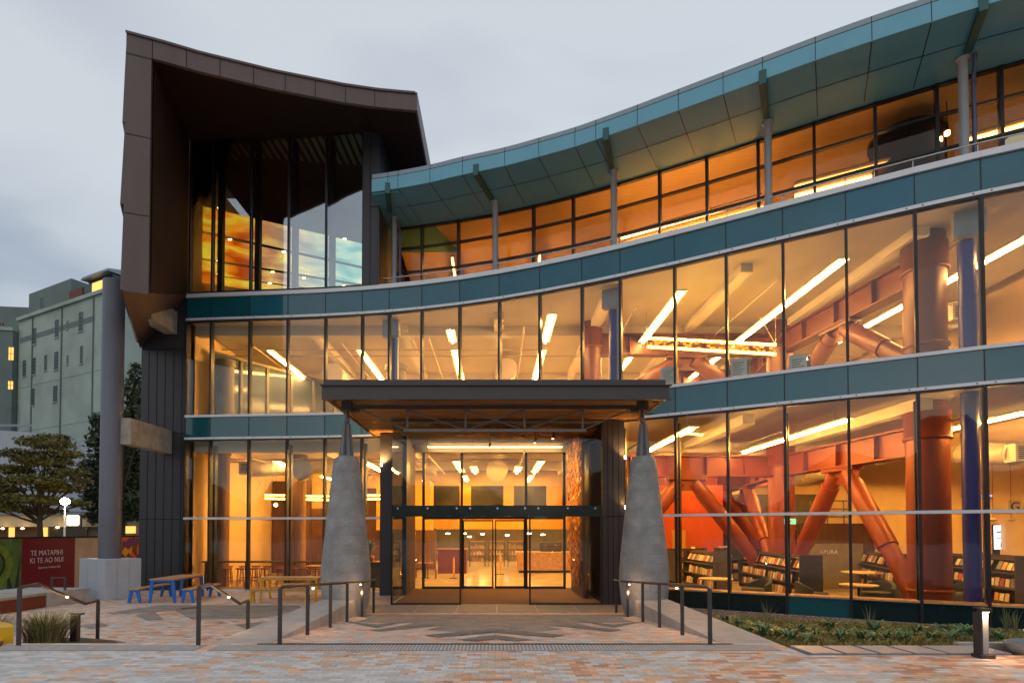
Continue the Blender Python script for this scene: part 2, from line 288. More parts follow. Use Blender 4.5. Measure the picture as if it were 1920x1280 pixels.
# ---------------------------------------------------------------- geometry helpers
def tag(o, label=None, cat=None, group=None, kind=None):
    if label: o['label'] = label
    if cat: o['category'] = cat
    if group: o['group'] = group
    if kind: o['kind'] = kind
    return o
def thing(name, label, cat, loc=(0, 0, 0), rz=0, group=None):
    o = bpy.data.objects.new(name, None); COL.objects.link(o); o.location = loc; o.rotation_euler = (0, 0, rz); o.empty_display_size = .2
    return tag(o, label, cat, group)
class MB:
    def __init__(s): s.v = []; s.f = []; s.sm = []; s.ch = []
    def add(s, vs, fs, smooth=False):
        k = len(s.v); s.v += [tuple(x) for x in vs]; s.f += [tuple(i + k for i in f) for f in fs]; s.sm += [smooth] * len(fs); s.ch.append((k, len(s.v), len(s.f) - len(fs), len(s.f))); return s
    def box(s, x0, y0, z0, x1, y1, z1):
        return s.hexa([(x0, y0, z0), (x1, y0, z0), (x1, y1, z0), (x0, y1, z0), (x0, y0, z1), (x1, y0, z1), (x1, y1, z1), (x0, y1, z1)])
    def hexa(s, p):
        return s.add(p, [(0, 3, 2, 1), (4, 5, 6, 7), (0, 1, 5, 4), (1, 2, 6, 5), (2, 3, 7, 6), (3, 0, 4, 7)])
    def slab(s, a, b, z0, z1, t0, t1, nv=None):     # box whose plan runs from a to b, between offsets t0 and t1 along nv
        a = Vector((a[0], a[1], 0)); b = Vector((b[0], b[1], 0)); d = (b - a).normalized(); nn_ = nv if nv else Vector((-d.y, d.x, 0))
        q = [a + nn_ * t0, b + nn_ * t0, b + nn_ * t1, a + nn_ * t1]
        return s.hexa([(*p.xy, z0) for p in q] + [(*p.xy, z1) for p in q])
    def prism(s, poly, z0, z1):
        k = len(poly); vs = [(p[0], p[1], z0) for p in poly] + [(p[0], p[1], z1) for p in poly]
        return s.add(vs, [tuple(reversed(range(k))), tuple(range(k, 2 * k))] + [(i, (i + 1) % k, (i + 1) % k + k, i + k) for i in range(k)])
    def face(s, pts): return s.add(pts, [tuple(range(len(pts)))])
    def tube(s, pts, r, seg=8, r2=None, cap=True):
        pts = [Vector(p) for p in pts]; k = len(pts); rings = []
        for i, p in enumerate(pts):
            d = (pts[min(i + 1, k - 1)] - pts[max(i - 1, 0)]).normalized(); up = Vector((0, 0, 1)) if abs(d.z) < .95 else Vector((1, 0, 0))
            u = d.cross(up).normalized(); w = d.cross(u).normalized(); rr = r if r2 is None else r + (r2 - r) * i / (k - 1)
            rings.append([p + (u * math.cos(2 * math.pi * j / seg) + w * math.sin(2 * math.pi * j / seg)) * rr for j in range(seg)])
        vs = [q for g in rings for q in g]; fs = [(i * seg + j, i * seg + (j + 1) % seg, (i + 1) * seg + (j + 1) % seg, (i + 1) * seg + j) for i in range(k - 1) for j in range(seg)]
        s.add(vs, fs, seg > 6)
        if cap: s.add(rings[0], [tuple(range(seg))]); s.add(rings[-1], [tuple(reversed(range(seg)))])
        return s
    def lathe(s, prof, c=(0, 0, 0), seg=28, smooth=True, sx=1, sy=1):
        vs = [(c[0] + r * math.cos(2 * math.pi * j / seg) * sx, c[1] + r * math.sin(2 * math.pi * j / seg) * sy, c[2] + z) for r, z in prof for j in range(seg)]
        fs = [(i * seg + j, i * seg + (j + 1) % seg, (i + 1) * seg + (j + 1) % seg, (i + 1) * seg + j) for i in range(len(prof) - 1) for j in range(seg)]
        s.add(vs, fs, smooth); k = (len(prof) - 1) * seg
        s.add(vs[:seg], [tuple(reversed(range(seg)))]); s.add(vs[k:k + seg], [tuple(range(seg))]); return s
    def one(s, i):
        a, b, c, d = s.ch[i]; o = MB(); o.v = s.v[a:b]; o.f = [tuple(k - a for k in f) for f in s.f[c:d]]; o.sm = s.sm[c:d]; return o
    def build(s, name, m, parent=None, bevel=0.0, loc=None):
        me = bpy.data.meshes.new(name); me.from_pydata(s.v, [], s.f); me.update()
        me.polygons.foreach_set('use_smooth', s.sm); me.materials.append(m)
        o = bpy.data.objects.new(name, me); COL.objects.link(o)
        if parent:
            o.parent = parent
        if loc: o.location = loc
        bm = bmesh.new(); bm.from_mesh(me); bmesh.ops.recalc_face_normals(bm, faces=bm.faces); bm.to_mesh(me); bm.free()
        if bevel:
            md = o.modifiers.new('bevel', 'BEVEL'); md.width = bevel; md.segments = 2; md.limit_method = 'ANGLE'
        return o
def rel(o, *pts): return [tuple(Vector(p) - o.location) for p in pts]
def kids(o): return [c for c in bpy.data.objects if c.parent == o]
def dup(o, loc, rz=None, label=None, group=None, scale=None):
    r = o.copy(); COL.objects.link(r); r.location = loc
    if rz is not None: r.rotation_euler = (0, 0, rz)
    if label: r['label'] = label
    if group: r['group'] = group
    if scale: r.scale = (scale,) * 3
    for c in kids(o):
        d = c.copy(); COL.objects.link(d); d.parent = r
        for g in kids(c): h = g.copy(); COL.objects.link(h); h.parent = d
    return r
def text(body, size, M4, m, parent, name='lettering', ext=.004, align='CENTER', sx=1.0):
    cu = bpy.data.curves.new(name, 'FONT'); cu.body = body; cu.size = size; cu.extrude = ext; cu.align_x = align; cu.align_y = 'CENTER'; cu.space_character = 1.05
    tmp = bpy.data.objects.new(name, cu); COL.objects.link(tmp); bpy.context.view_layer.update()
    me = bpy.data.meshes.new_from_object(tmp.evaluated_get(bpy.context.evaluated_depsgraph_get())); bpy.data.objects.remove(tmp)
    me.materials.clear(); me.materials.append(m); o = bpy.data.objects.new(name, me); COL.objects.link(o)
    o.matrix_world = M4 @ Matrix.Scale(sx, 4, (1, 0, 0))
    if parent: o.parent = parent
    return o
def wallM(loc, d):   # text frame: baseline along d, facing the viewer side
    d = Vector(d).normalized(); up = Vector((0, 0, 1)); nn_ = d.cross(up)
    return Matrix.Translation(loc) @ Matrix(((d.x, up.x, nn_.x, 0), (d.y, up.y, nn_.y, 0), (d.z, up.z, nn_.z, 0), (0, 0, 0, 1)))
#PART2
def rebase(t, loc):
    loc = Vector(loc); t.location = loc
    for c in kids(t): c.location = Vector(c.location) - loc
    return t
def P(mb, name, m, parent, bevel=0.0): return mb.build(name, M_[m] if isinstance(m, str) else m, parent, bevel)

def PE(mb, name, m, parent): return [P(mb.one(i), name, m, parent) for i in range(len(mb.ch))]
def PT(mb):      # paving strip whose raised studs are paler than the joints
    o = P(mb, 'tactile_strip', 'tactile', None); o.data.materials.append(M_['stud'])
    for i, p in enumerate(o.data.polygons):
        if p.index > 5: p.material_index = 1
    return o
# ---------------------------------------------------------------- setting: ground, terrace, ramp
def struct(mb, name, m): return tag(P(mb, name, m, None), kind='structure')
struct(MB().face([(-400, -400, -.06), (400, -400, -.06), (400, 600, -.06), (-400, 600, -.06)]), 'ground', 'ground')
struct(MB().prism([(-24, RY0 - .3), (14, RY0 - .3), (14, 15), (4.6, 22.4), (-13.6, 24), (-24, 24)], -.05, 0), 'lower_plaza', 'pave2')
mb = MB(); mb.prism([(-60, -60), (60, -60), (60, 8.42), (4.5, 8.42), (4.5, RY0), (-60, RY0)], -.05, RZ); struct(mb, 'upper_terrace', 'pave')
# steps down on the left, hidden below the terrace edge
mb = MB(); mb.box(-9, RY0 + .002, -.04, -4.56, RY0 + .45, .333); mb.box(-9, RY0 + .452, -.04, -4.56, RY0 + .9, .167); struct(mb, 'stairs', 'conc')
# ramp surface
mb = MB(); mb.hexa([(-3.6, RY0 + .002, 0), (3.6, RY0 + .002, 0), (3.6, RY1, 0.001), (-3.6, RY1, 0.001), (-3.6, RY0 + .002, .503), (3.6, RY0 + .002, .503), (3.6, RY1, .006), (-3.6, RY1, .006)]); struct(mb, 'ramp', 'pave2')
for s in (-1, 1):
    x0, x1 = sorted((s * 3.6, s * 4.5))
    mb = MB(); mb.box(x0, RY0 + .004, -.03, x1, 15.9, .5)
    struct(mb, 'ramp_side_plinth', 'conc')
struct(MB().box(-3.75, RY0 - .13, .4, 3.75, RY0 - .04, .506), 'drain_channel', 'black')
mb = MB(); mb.box(-4.3, 8.72, .45, 4.3, RY0 - .14, .504)
for i in range(150):
    for j in range(8): mb.box(-4.25 + i * .057, 8.75 + j * .052, .504, -4.25 + i * .057 + .03, 8.75 + j * .052 + .03, .510)
tag(PT(mb), kind='structure')
mb = MB(); mb.box(-8.9, 8.72, .45, -4.5, RY0 - .14, .504)
for i in range(76):
    for j in range(8): mb.box(-8.85 + i * .057, 8.75 + j * .052, .504, -8.85 + i * .057 + .03, 8.75 + j * .052 + .03, .510)
tag(PT(mb), kind='structure')
# apron slabs before the doors, with pale joints
mb = MB()
for i in range(8): mb.box(-4.6 + i * 1.16 + .03, 16.3, .0, -4.6 + (i + 1) * 1.16, 17.93, .009)
struct(mb, 'apron_slabs', 'slab')
def inlay(name, m, polys, onramp=True, up=.010):
    mb = MB()
    for poly in polys: mb.face([at_ramp(x, y, up) if onramp else atz(x, y, .008) for x, y in poly])
    struct(mb, name, m)
inlay('grey_paving_field', 'inlay_mid', [[(655, 1152), (928, 1152), (928, 1180), (870, 1186), (800, 1180), (830, 1174), (735, 1176), (775, 1168), (665, 1166), (690, 1159)],
    [(928, 1152), (1200, 1152), (1165, 1159), (1190, 1166), (1080, 1168), (1120, 1176), (1025, 1174), (1055, 1180), (985, 1186), (928, 1180)]])
inlay('chevron_paving', 'inlay', [[(795, 1191), (928, 1179), (928, 1186), (820, 1195)], [(928, 1179), (1061, 1191), (1036, 1195), (928, 1186)],
    [(856, 1200), (928, 1190.5), (928, 1198), (895, 1202)], [(928, 1190.5), (1000, 1200), (961, 1202), (928, 1198)],
    [(690, 1181), (800, 1170), (830, 1172), (712, 1184)], [(1026, 1172), (1056, 1170), (1168, 1181), (1144, 1184)],
    [(1080, 1163), (1150, 1171), (1215, 1164), (1150, 1177)], [(641, 1164), (706, 1171), (776, 1163), (706, 1177)]], up=.014)
inlay('grey_plaza_paving', 'inlay_mid', [[(255, 1140), (300, 1134), (420, 1133), (330, 1143), (215, 1151), (200, 1148)], [(255, 1152), (290, 1146), (307, 1160), (275, 1162)],
    [(322, 1140), (420, 1134), (560, 1134), (575, 1146), (480, 1158), (360, 1160)], [(440, 1170), (500, 1164), (480, 1178), (455, 1176)],
    [(150, 1172), (190, 1166), (205, 1172), (170, 1178)]], onramp=False)
# sloping garden bed on the right
mb = MB(); n_ = 24
xs = [4.52 + i * (16 - 4.52) / n_ for i in range(n_ + 1)]
for i in range(n_):
    a, b = xs[i], xs[i + 1]; ya, yb = fy(a) - .1, fy(b) - .1
    mb.face([(a, 8.43, .42), (b, 8.43, .42), (b, (8.43 + yb) / 2, .2), (a, (8.43 + ya) / 2, .2)]); mb.face([(a, (8.43 + ya) / 2, .2), (b, (8.43 + yb) / 2, .2), (b, yb, .0), (a, ya, .0)])
struct(mb, 'garden_soil', 'soil')
mb = MB(); rr_ = random.Random(5); prev = None      # unseen dark ridge added behind the camera so the glass reflects a dark skyline
for i in range(61):
    a = math.pi + math.pi * i / 60; h_ = 15 + 7 * math.sin(i * .35) + 4 * math.sin(i * 1.1 + 1) + rr_.uniform(-1, 1); c_, s2 = math.cos(a), math.sin(a)
    q = [(70 * c_, -20 + 70 * s2, -.1), (100 * c_, -20 + 100 * s2, h_), (170 * c_, -20 + 170 * s2, h_ * 1.5)]
    if prev: mb.face([prev[0], q[0], q[1], prev[1]]); mb.face([prev[1], q[1], q[2], prev[2]])
    prev = q
struct(mb, 'unseen_ridge', 'ridge')
def bed_z(X, Y):
    yb = fy(X) - .1; t_ = (Y - 8.43) / (yb - 8.43)
    return .42 - .44 * t_ if t_ < .5 else .2 - .4 * (t_ - .5)

# ---------------------------------------------------------------- the library building
lib = thing('library_building', 'curved glass library building with teal bands, lit orange from inside', 'building')
MPX = [345, 392, 464.7, 536.4, 607.5, 677, 728, 789.5, 861, 936, 1012.5, 1092.5, 1165, 1268, 1366, 1474, 1594, 1725.5, 1852]
MP = [hit(x) for x in MPX]
for _ in range(3):
    X = MP[-1].x + 1.42; MP.append(Vector((X, fy(X), 0)))
NP = len(MP)
def seg(mb, a, b, z0, z1, t0, t1): return mb.slab(a, b, z0, z1, t0, t1)       # offsets grow away from the viewer
IR0 = 12   # first panel right of the porch
def pane_strip(zs, idx, glassname, th=.02, name='glass_pane'):
    for i in idx:
        for z0, z1 in zs: P(seg(MB(), MP[i], MP[i + 1], z0, z1, 0, th), name, glassname, lib)
ALL = range(NP - 1); LEFT = range(0, 6); RIGHT = range(IR0, NP - 1)
pane_strip([(6.72, 10.27)], [i for i in ALL], 'glass')
pane_strip([(2.78, 5.70), (.06, 2.70)], LEFT, 'glass')
pane_strip([(2.78, 5.70), (.54, 2.70)], RIGHT, 'glass')
for i in ALL:       # spandrel glass
    right = i >= IR0
    P(seg(MB(), MP[i], MP[i + 1], 10.42, 11.22, 0, .06), 'spandrel_panel', 'sp2' if i == 16 else 'sp3' if i < 2 else 'sp1', lib)
    P(seg(MB(), MP[i], MP[i + 1], 5.83, 6.60, 0, .06), 'spandrel_panel', 'sp3' if i in (0, 12) else 'sp1', lib)
    if right: P(seg(MB(), MP[i], MP[i + 1], -.02, .50, 0, .06), 'spandrel_panel', 'sp3' if i == 15 else 'sp4', lib)
def band(z0, z1, idx, proud, m, name='trim_band', dep=.12):
    mb = MB()
    for i in idx: seg(mb, MP[i], MP[i + 1], z0, z1, -proud, dep)
    return P(mb, name, m, lib)
band(11.22, 11.36, ALL, .07, 'white'); band(11.36, 11.40, ALL, .02, 'white', dep=.4); band(10.33, 10.42, ALL, .05, 'white'); band(10.27, 10.33, ALL, .03, 'frame')
band(6.60, 6.69, ALL, .05, 'white'); band(5.75, 5.83, ALL, .05, 'white'); band(5.70, 5.75, ALL, .03, 'frame')
band(2.70, 2.78, LEFT, .06, 'white'); band(2.70, 2.78, RIGHT, .06, 'white')
band(-.02, .06, LEFT, .05, 'white'); band(.50, .54, RIGHT, .03, 'wood', dep=.5, name='window_sill')
band(-.16, -.02, RIGHT, .14, 'gutter', name='base_kerb')
mb = MB()       # bolt heads on the bands
for i in ALL:
    for t_ in (.12, .88):
        p = MP[i].lerp(MP[i + 1], t_); nv = nrm(p.x)
        for z in (10.375, 5.79): q = p - nv * .055; mb.box(q.x - .012, q.y - .012, z - .012, q.x + .012, q.y + .012, z + .012)
P(mb, 'band_bolts', 'frame', lib)
for i, p in enumerate(MP):      # mullions
    nv = nrm(p.x); tv = Vector((nv.y, -nv.x, 0)); a = p - tv * .035; b = p + tv * .035
    P(seg(MB(), a, b, 6.69, 10.27, -.05, .16), 'mullion', 'frame', lib)
    if i <= 6 or i >= IR0: P(seg(MB(), a, b, -.02 if i < 7 else -.02, 5.70, -.05, .16), 'mullion', 'frame', lib)
    mb = MB(); seg(mb, p - tv * .012, p + tv * .012, 10.42, 11.22, -.012, .03); seg(mb, p - tv * .012, p + tv * .012, 5.83, 6.60, -.012, .03); PE(mb, 'panel_joint', 'frame', lib)
    if i in (1, 3, 5, 12, 13, 15, 17, 19):
        q = p + nv * .35; P(seg(MB(), q - tv * .06, q + tv * .06, .0, 5.55, -.09, .09), 'window_fin', 'frame', lib)
# blue columns, their pale posts above and the roof brackets
CPX = [(737, 1), (929, 0), (1154, 1), (1448, 0), (1822, 1)]
for px, blue in CPX:
    p = hit(px, .85); nv = nrm(p.x)
    if blue:
        P(MB().lathe([(.19, 0), (.19, 9.6)], p + Vector((0, 0, .0)), 24), 'blue_column', 'bluecol', lib)
        tv = Vector((nv.y, -nv.x, 0)); q = p - nv * .35
        P(MB().slab(q - tv * .32, q + tv * .32, 9.62, 10.25, 0, .25), 'column_head', 'post', lib)
        q = p - nv * .3 + tv * .22; P(MB().slab(q - tv * .05, q + tv * .05, .0, 9.6, 0, .12), 'column_cover', 'post', lib)
    P(MB().lathe([(.105, 11.3), (.105, 14.27), (.16, 14.29), (.16, 14.33)], p, 20), 'roof_post', 'post', lib)
# top storey: set back glazing
G3 = [hit(px, 1.6) for px in (735, 789.7, 858.6, 929, 1001, 1076.5, 1156, 1241, 1331, 1429, 1536, 1653, 1771, 1894)]
for _ in range(2):
    d = (G3[-1] - G3[-2]); G3.append(G3[-1] + d)
zt = [11.4, 12.52, 13.48, 14.30]
for i in range(len(G3) - 1):
    for a, b in zip(zt, zt[1:]): P(MB().slab(G3[i], G3[i + 1], a + .03, b - .03, 0, .02), 'upper_pane', 'glass_up', lib)
    mb = MB()
    for z in zt: mb.slab(G3[i], G3[i + 1], z - .03, z + .03, -.03, .1)
    PE(mb, 'transom', 'frame', lib)
for p in G3:
    nv = nrm(p.x); tv = Vector((nv.y, -nv.x, 0)); P(MB().slab(p - tv * .04, p + tv * .04, 11.3, 14.38, -.06, .15), 'mullion', 'frame', lib)
# roof overhang
def polyz(px, py, z): p = atz(px, py, z); return Vector((p.x, p.y, 0))
RO = [polyz(x, y, 14.42) for x, y in ((697, 360), (746, 353), (806, 342), (867, 327.5), (946, 311), (1010, 294), (1078, 275), (1136, 255.5), (1195, 235), (1272, 207), (1356, 176.5), (1430, 149.5), (1529, 113.5), (1635, 77), (1747, 41))]
d = (RO[-1] - RO[-2]).normalized(); RO += [RO[-1] + d * 1.6 + Vector((0, .05, 0)), RO[-1] + d * 4.2 + Vector((0, .35, 0))]
def smooth_poly(pts, n=4):
    o_ = []
    for i in range(len(pts) - 1):
        p0 = pts[max(i - 1, 0)]; p1 = pts[i]; p2 = pts[i + 1]; p3 = pts[min(i + 2, len(pts) - 1)]
        for k in range(n):
            u = k / n; o_.append(.5 * ((2 * p1) + (-p0 + p2) * u + (2 * p0 - 5 * p1 + 4 * p2 - p3) * u * u + (-p0 + 3 * p1 - 3 * p2 + p3) * u ** 3))
    return o_ + [pts[-1]]
ROs = smooth_poly(RO, 3)
mbf = MB(); mbg = MB(); mbj = MB()
for i in range(len(ROs) - 1):
    mbf.slab(ROs[i], ROs[i + 1], 14.42, 14.88, 0, .06); mbg.slab(ROs[i], ROs[i + 1], 14.90, 15.07, .03, .30)
    mbj.slab(ROs[i], ROs[i + 1], 14.875, 14.905, .005, .06)
P(mbf, 'fascia', 'teal_f', lib); P(mbg, 'gutter', 'gutter', lib); P(mbj, 'shadow_gap', 'black', lib)
def inner(p, d):      # point d metres in from the roof edge, square to it
    j = min(range(len(ROs)), key=lambda k: (ROs[k] - p).length); j = max(1, min(len(ROs) - 2, j)); t_ = (ROs[j + 1] - ROs[j - 1]).normalized(); return p + Vector((-t_.y, t_.x, 0)) * d
def toglass(p):     # from the roof edge in to just short of the set back glazing
    d_ = 1.1
    while d_ < 5:
        q = inner(p, d_)
        if (q.y - fy(q.x)) * nrm(q.x).y > 1.55: break
        d_ += .04
    return q
mb = MB()
for i in range(len(ROs) - 1):
    a, b = ROs[i], ROs[i + 1]; a2, b2 = inner(a, 1.05), inner(b, 1.05); a3, b3 = toglass(a), toglass(b)
    for q1, q2, q3, q4, z1, z2 in ((a, b, b2, a2, 14.42, 14.36), (a2, b2, b3, a3, 14.36, 14.33)):
        mb.add([(*q1.xy, z1), (*q2.xy, z1), (*q3.xy, z2), (*q4.xy, z2)], [(0, 1, 2, 3)])
P(mb, 'soffit', 'teal_s', lib)
mb = MB()       # panel joints on fascia and soffit
for px in (720, 746, 805, 867, 945, 1010, 1072, 1128, 1196, 1272, 1356, 1440, 1529, 1634, 1747):
    j = min(range(len(ROs)), key=lambda k: abs((ROs[k].x / ROs[k].y * F + PCX) - px)); p = ROs[j]; t_ = (ROs[min(j + 1, len(ROs) - 1)] - ROs[max(j - 1, 0)]).normalized(); nv = Vector((-t_.y, t_.x, 0))
    mb.slab(p - t_ * .008, p + t_ * .008, 14.43, 14.88, -.006, .01, nv); mb.slab(p - t_ * .008, p + t_ * .008, 14.91, 15.06, .022, .035, nv)
    for s0, s1, z0, z1 in ((0.05, 1.05, 14.412, 14.352), (1.05, 2.2, 14.352, 14.330)):
        a, b = p + nv * s0, p + nv * s1; mb.add([(a.x - t_.x * .012, a.y - t_.y * .012, z0), (a.x + t_.x * .012, a.y + t_.y * .012, z0), (b.x + t_.x * .012, b.y + t_.y * .012, z1), (b.x - t_.x * .012, b.y - t_.y * .012, z1)], [(0, 1, 2, 3)])
for i in range(len(ROs) - 1):
    a, b = inner(ROs[i], 1.03), inner(ROs[i + 1], 1.03); a2, b2 = inner(ROs[i], 1.055), inner(ROs[i + 1], 1.055)
    mb.add([(*a.xy, 14.352), (*b.xy, 14.352), (*b2.xy, 14.350), (*a2.xy, 14.350)], [(0, 1, 2, 3)])
P(mb, 'panel_joints', 'frame', lib)
for px0, py0, px1, py1 in ((717, 357, 731, 398), (898, 321, 922, 360), (1127.5, 258, 1151, 303), (1438, 147, 1445, 205), (1856, 10, 1832, 92)):
    a = polyz(px0, py0, 14.35); 
    b = hit(px1, .62) if px0 != 717 else polyz(px1, py1, 14.3); j = min(range(len(ROs)), key=lambda k: (ROs[k] - a).length); a = ROs[j]
    if px0 == 1856: a = Vector((a.x, a.y, 0))
    dd = (b - a).normalized(); a = a - dd * .05
    P(MB().slab(a, b, 14.27, 14.66, -.09, .09), 'roof_bracket', 'teal_b', lib, .01)
# roof top deck
poly = [inner(p, .2).xy[:] for p in ROs[::3]] + [(17.5, 37), (-4.4, 37)]
P(MB().prism([(x, y) for x, y in poly], 14.90, 15.04), 'roof_deck', 'gutter', lib)
P(MB().prism([(RO[0].x + .02, RO[0].y + .05), (RO[0].x + 1.0, RO[0].y - .1), (-1.5, 25), (-4.3, 25)], 14.36, 14.4), 'soffit_return', 'teal_s', lib)
# rain pipes
for px, z0 in ((748, 14.3), (1842, 14.3)):
    p = hit(px, 1.05); P(MB().tube([p + Vector((0, 0, 11.3)), p + Vector((0, 0, 13.9)), p + Vector((-.12, -.2, 14.12)), p + Vector((-.12, -.2, 14.35))], .055, 10).lathe([(.075, 13.72), (.075, 13.78)], p, 12), 'rain_pipe', 'pipe', lib)
# balcony rail
mb = MB(); pts = []
for i in range(6, NP - 1):
    p = MP[i] + nrm(MP[i].x) * .22; pts.append(p + Vector((0, 0, 11.72)))
    mb.tube([p + Vector((0, 0, 11.38)), p + Vector((0, 0, 11.55)), p + Vector((.02, .02, 11.72))], .014, 6)
mb.tube([pts[0] + Vector((-.5, .1, 0))] + pts, .02, 8)
P(mb, 'balcony_rail', 'stain', lib)
# floors, ceilings and inner walls
def floorpoly(inn, x0=-11.85): 
    xs_ = [x0] + [p.x for p in MP[1:]]
    return [tuple(offp(x, inn).xy) for x in xs_] + [(17.5, 37), (x0, 37)]
ent = [(-3.2, 22.86), (3.3, 22.86)]
def ground_poly():
    o_ = [tuple(offp(p.x, .2).xy) for p in MP[:7]] + [(-3.3, 22.9), (3.35, 22.9)] + [tuple(offp(p.x, .2).xy) for p in MP[IR0:]]
    return o_ + [(17.5, 45), (-11.8, 45)]
P(MB().prism(ground_poly(), -.045, .02), 'ground_floor', 'floor', lib)
P(MB().prism(floorpoly(.17), 5.76, 6.62), 'floor_slab', 'ceil', lib)
P(MB().prism(floorpoly(.17), 10.33, 11.3), 'floor_slab', 'ceil', lib)
P(MB().prism([(p.x, p.y + .25) for p in G3] + [(17.5, 37), (-4.2, 37)], 14.40, 14.44), 'ceiling', 'ceil_up', lib)
P(MB().box(-12.0, 37, 5.7, 17.5, 37.3, 15), 'back_wall', 'cream', lib)
P(MB().box(17.4, 12.6, 0, 17.6, 45, 14.9), 'side_wall', 'cream', lib)
P(MB().box(-12.15, 22.6, 0, -11.9, 45, 17), 'side_wall', 'cream', lib)
P(MB().box(-4.5, 23.4, 11.3, -4.3, 37, 15), 'side_wall', 'brown_in', lib)
mb = MB()       # ceiling downstand beams
for z, zz in ((5.76, 5.35), (10.33, 9.95)):
    for X in (-7.3, -3.6, 0.15, 3.85, 7.6, 11.3):
        y0 = 22.9 if (abs(X) < 1 and z < 6) else fy(X) + 1.2; mb.box(X - .18, y0, zz + .12, X + .18, 36.8, z)
    mb.box(-11.8, 22.75, zz, 16.5, 23.05, z)
    mb.box(-11.8, 29.6, zz, 16.5, 30.0, z)
P(mb, 'ceiling_beams', 'ceil', lib)
# thin ducts and sprinkler pipes along the ceilings
mb = MB()
for z in (9.82, 5.2):
    for X in (-9.9, -6.2, -2.6, 1.1, 4.8, 8.5, 12.2): mb.tube([(X, fy(X) + 1.6, z), (X, 30, z)], .03, 6)
    for Y in (21.5, 25.2): mb.tube([(-11.5, Y if Y > 22.5 else 24.3, z + .05), (2 if Y < 22 else 16, Y if Y > 22.5 else 24.3, z + .05)], .03, 6)
P(mb, 'ceiling_pipes', 'duct', lib)
# ground floor back wall composition
P(MB().box(-12, 34, 3.55, 17.5, 34.2, 5.7), 'back_wall', 'cream', lib)
P(MB().box(-12, 33.9, 2.35, -2.0, 34.2, 3.55), 'mezzanine_front', 'brownwall', lib)
P(MB().box(-2.0, 33.95, 2.9, 6.2, 34.2, 3.55), 'mezzanine_front', 'yellow', lib)
P(MB().box(-12, 44, -.05, 17.5, 44.3, 5.7), 'back_wall', 'greywall', lib)
P(MB().box(-12, 34.25, 3.2, 17.5, 44, 3.3), 'low_ceiling', 'greywall', lib)
mb = MB()
for x0, x1 in ((-3.9, -2.05), (-1.4, .5), (1.1, 3.0), (4.5, 6.1)): mb.box(x0, 33.82, 3.5, x1, 33.94, 4.87)
PE(mb, 'service_panel', 'darkpanel', lib)
for x0, x1 in ((-2.05, -1.4), (.5, 1.1), (3.0, 3.9)): P(MB().box(x0, 33.80, 3.5, x1, 33.90, 4.87), 'wall_panel', 'yellow', lib)
P(MB().box(-5.0, 33.6, 2.35, 6.1, 33.8, 2.92), 'bulkhead', 'yellow', lib)
P(MB().box(7.2, 26.0, .02, 10.2, 26.2, 4.3).box(10.0, 26.2, .02, 10.2, 30, 4.3), 'feature_wall', 'orange', lib)
P(MB().box(7.9, 25.94, .02, 8.5, 25.99, 2.3), 'doorway', 'yellow', lib)
for x0, y0, x1, z1 in ((-14, 30.9, -10.6, 4.9), (-10.3, 29.2, -9.3, 5.7), (-9.0, 31.0, -8.0, 4.2), (-7.75, 28.2, -7.2, 5.7), (-7.0, 30.6, -5.9, 4.5)): P(MB().box(max(x0, -11.85), y0, .02, x1, y0 + .3, z1), 'cafe_wall', 'darkbrown', lib)
P(MB().box(-6.0, 29.4, 2.3, -3.3, 31.2, 4.8), 'cafe_bulkhead', 'yellow', lib)
P(MB().box(-11.8, 33.4, .02, -3.4, 33.6, 2.4), 'cafe_wall', 'brownwall', lib)
P(MB().box(10.6, 31.0, .02, 17.3, 31.3, 4.2), 'inner_wall', 'greywall', lib)
P(MB().box(13.9, 26.6, .02, 17.3, 26.8, 2.6), 'inner_wall', 'darkbrown', lib)
for x in (10.9, 13.2, 15.4): P(MB().box(x, 30.9, 1.1, x + 1.5, 30.98, 2.3), 'wall_picture', 'darkpanel', lib)
P(MB().box(9.0, 32.4, .02, 9.5, 32.9, 5.7), 'inner_column', 'greywall', lib)
mb = MB()
for a, b, z0, z1 in (((11.5, 28.5), (17.3, 28.5), 2.9, 2.98), ((11.5, 28.5), (17.3, 28.5), 3.3, 3.36), ((11.5, 28.5), (17.3, 28.5), 3.7, 3.76)): mb.slab(a, b, z0, z1, 0, .08)
for i in range(8): mb.box(11.5 + i * .8, 28.5, 2.5, 11.54 + i * .8, 28.55, 3.75)
mb.box(11.4, 28.4, 2.3, 17.3, 29.2, 2.6)
P(mb, 'gallery_rail', 'greywall', lib)
for x, y, r, z0, z1 in ((-11.1, 23.6, .3, .02, 5.6), (-11.0, 23.6, .33, 6.7, 9.2), (-8.6, 25.5, .3, .02, 5.6), (-4.2, 24.6, .42, 6.7, 9.3), (-6.7, 27.5, .3, .02, 5.6)):
    P(MB().lathe([(r, z0), (r, z1)], (x, y, 0), 24).lathe([(r + .05, z1 - .25), (r + .05, z1)], (x, y, 0), 24), 'inner_column', 'greywall' if z0 > 1 else 'brownwall', lib)
# glazed inner wall of the left atrium
A, B = Vector((-11.6, 23.6, 0)), Vector((-7.4, 30, 0))
P(MB().slab(A, B, 6.65, 9.5, 0, .05), 'atrium_glazing', mat('atrium_glass', (.10, .13, .15), .12, var=.3, scale=.6, stretch=(1, 1, .2)), lib)
mb = MB(); 
for k in range(7): p = A.lerp(B, k / 6.0); mb.slab(p, p + (B - A).normalized() * .12, 6.65, 9.5, -.08, .1)
mb.slab(A, B, 9.5, 9.62, -.1, .1); P(mb, 'atrium_frame', 'greywall', lib)
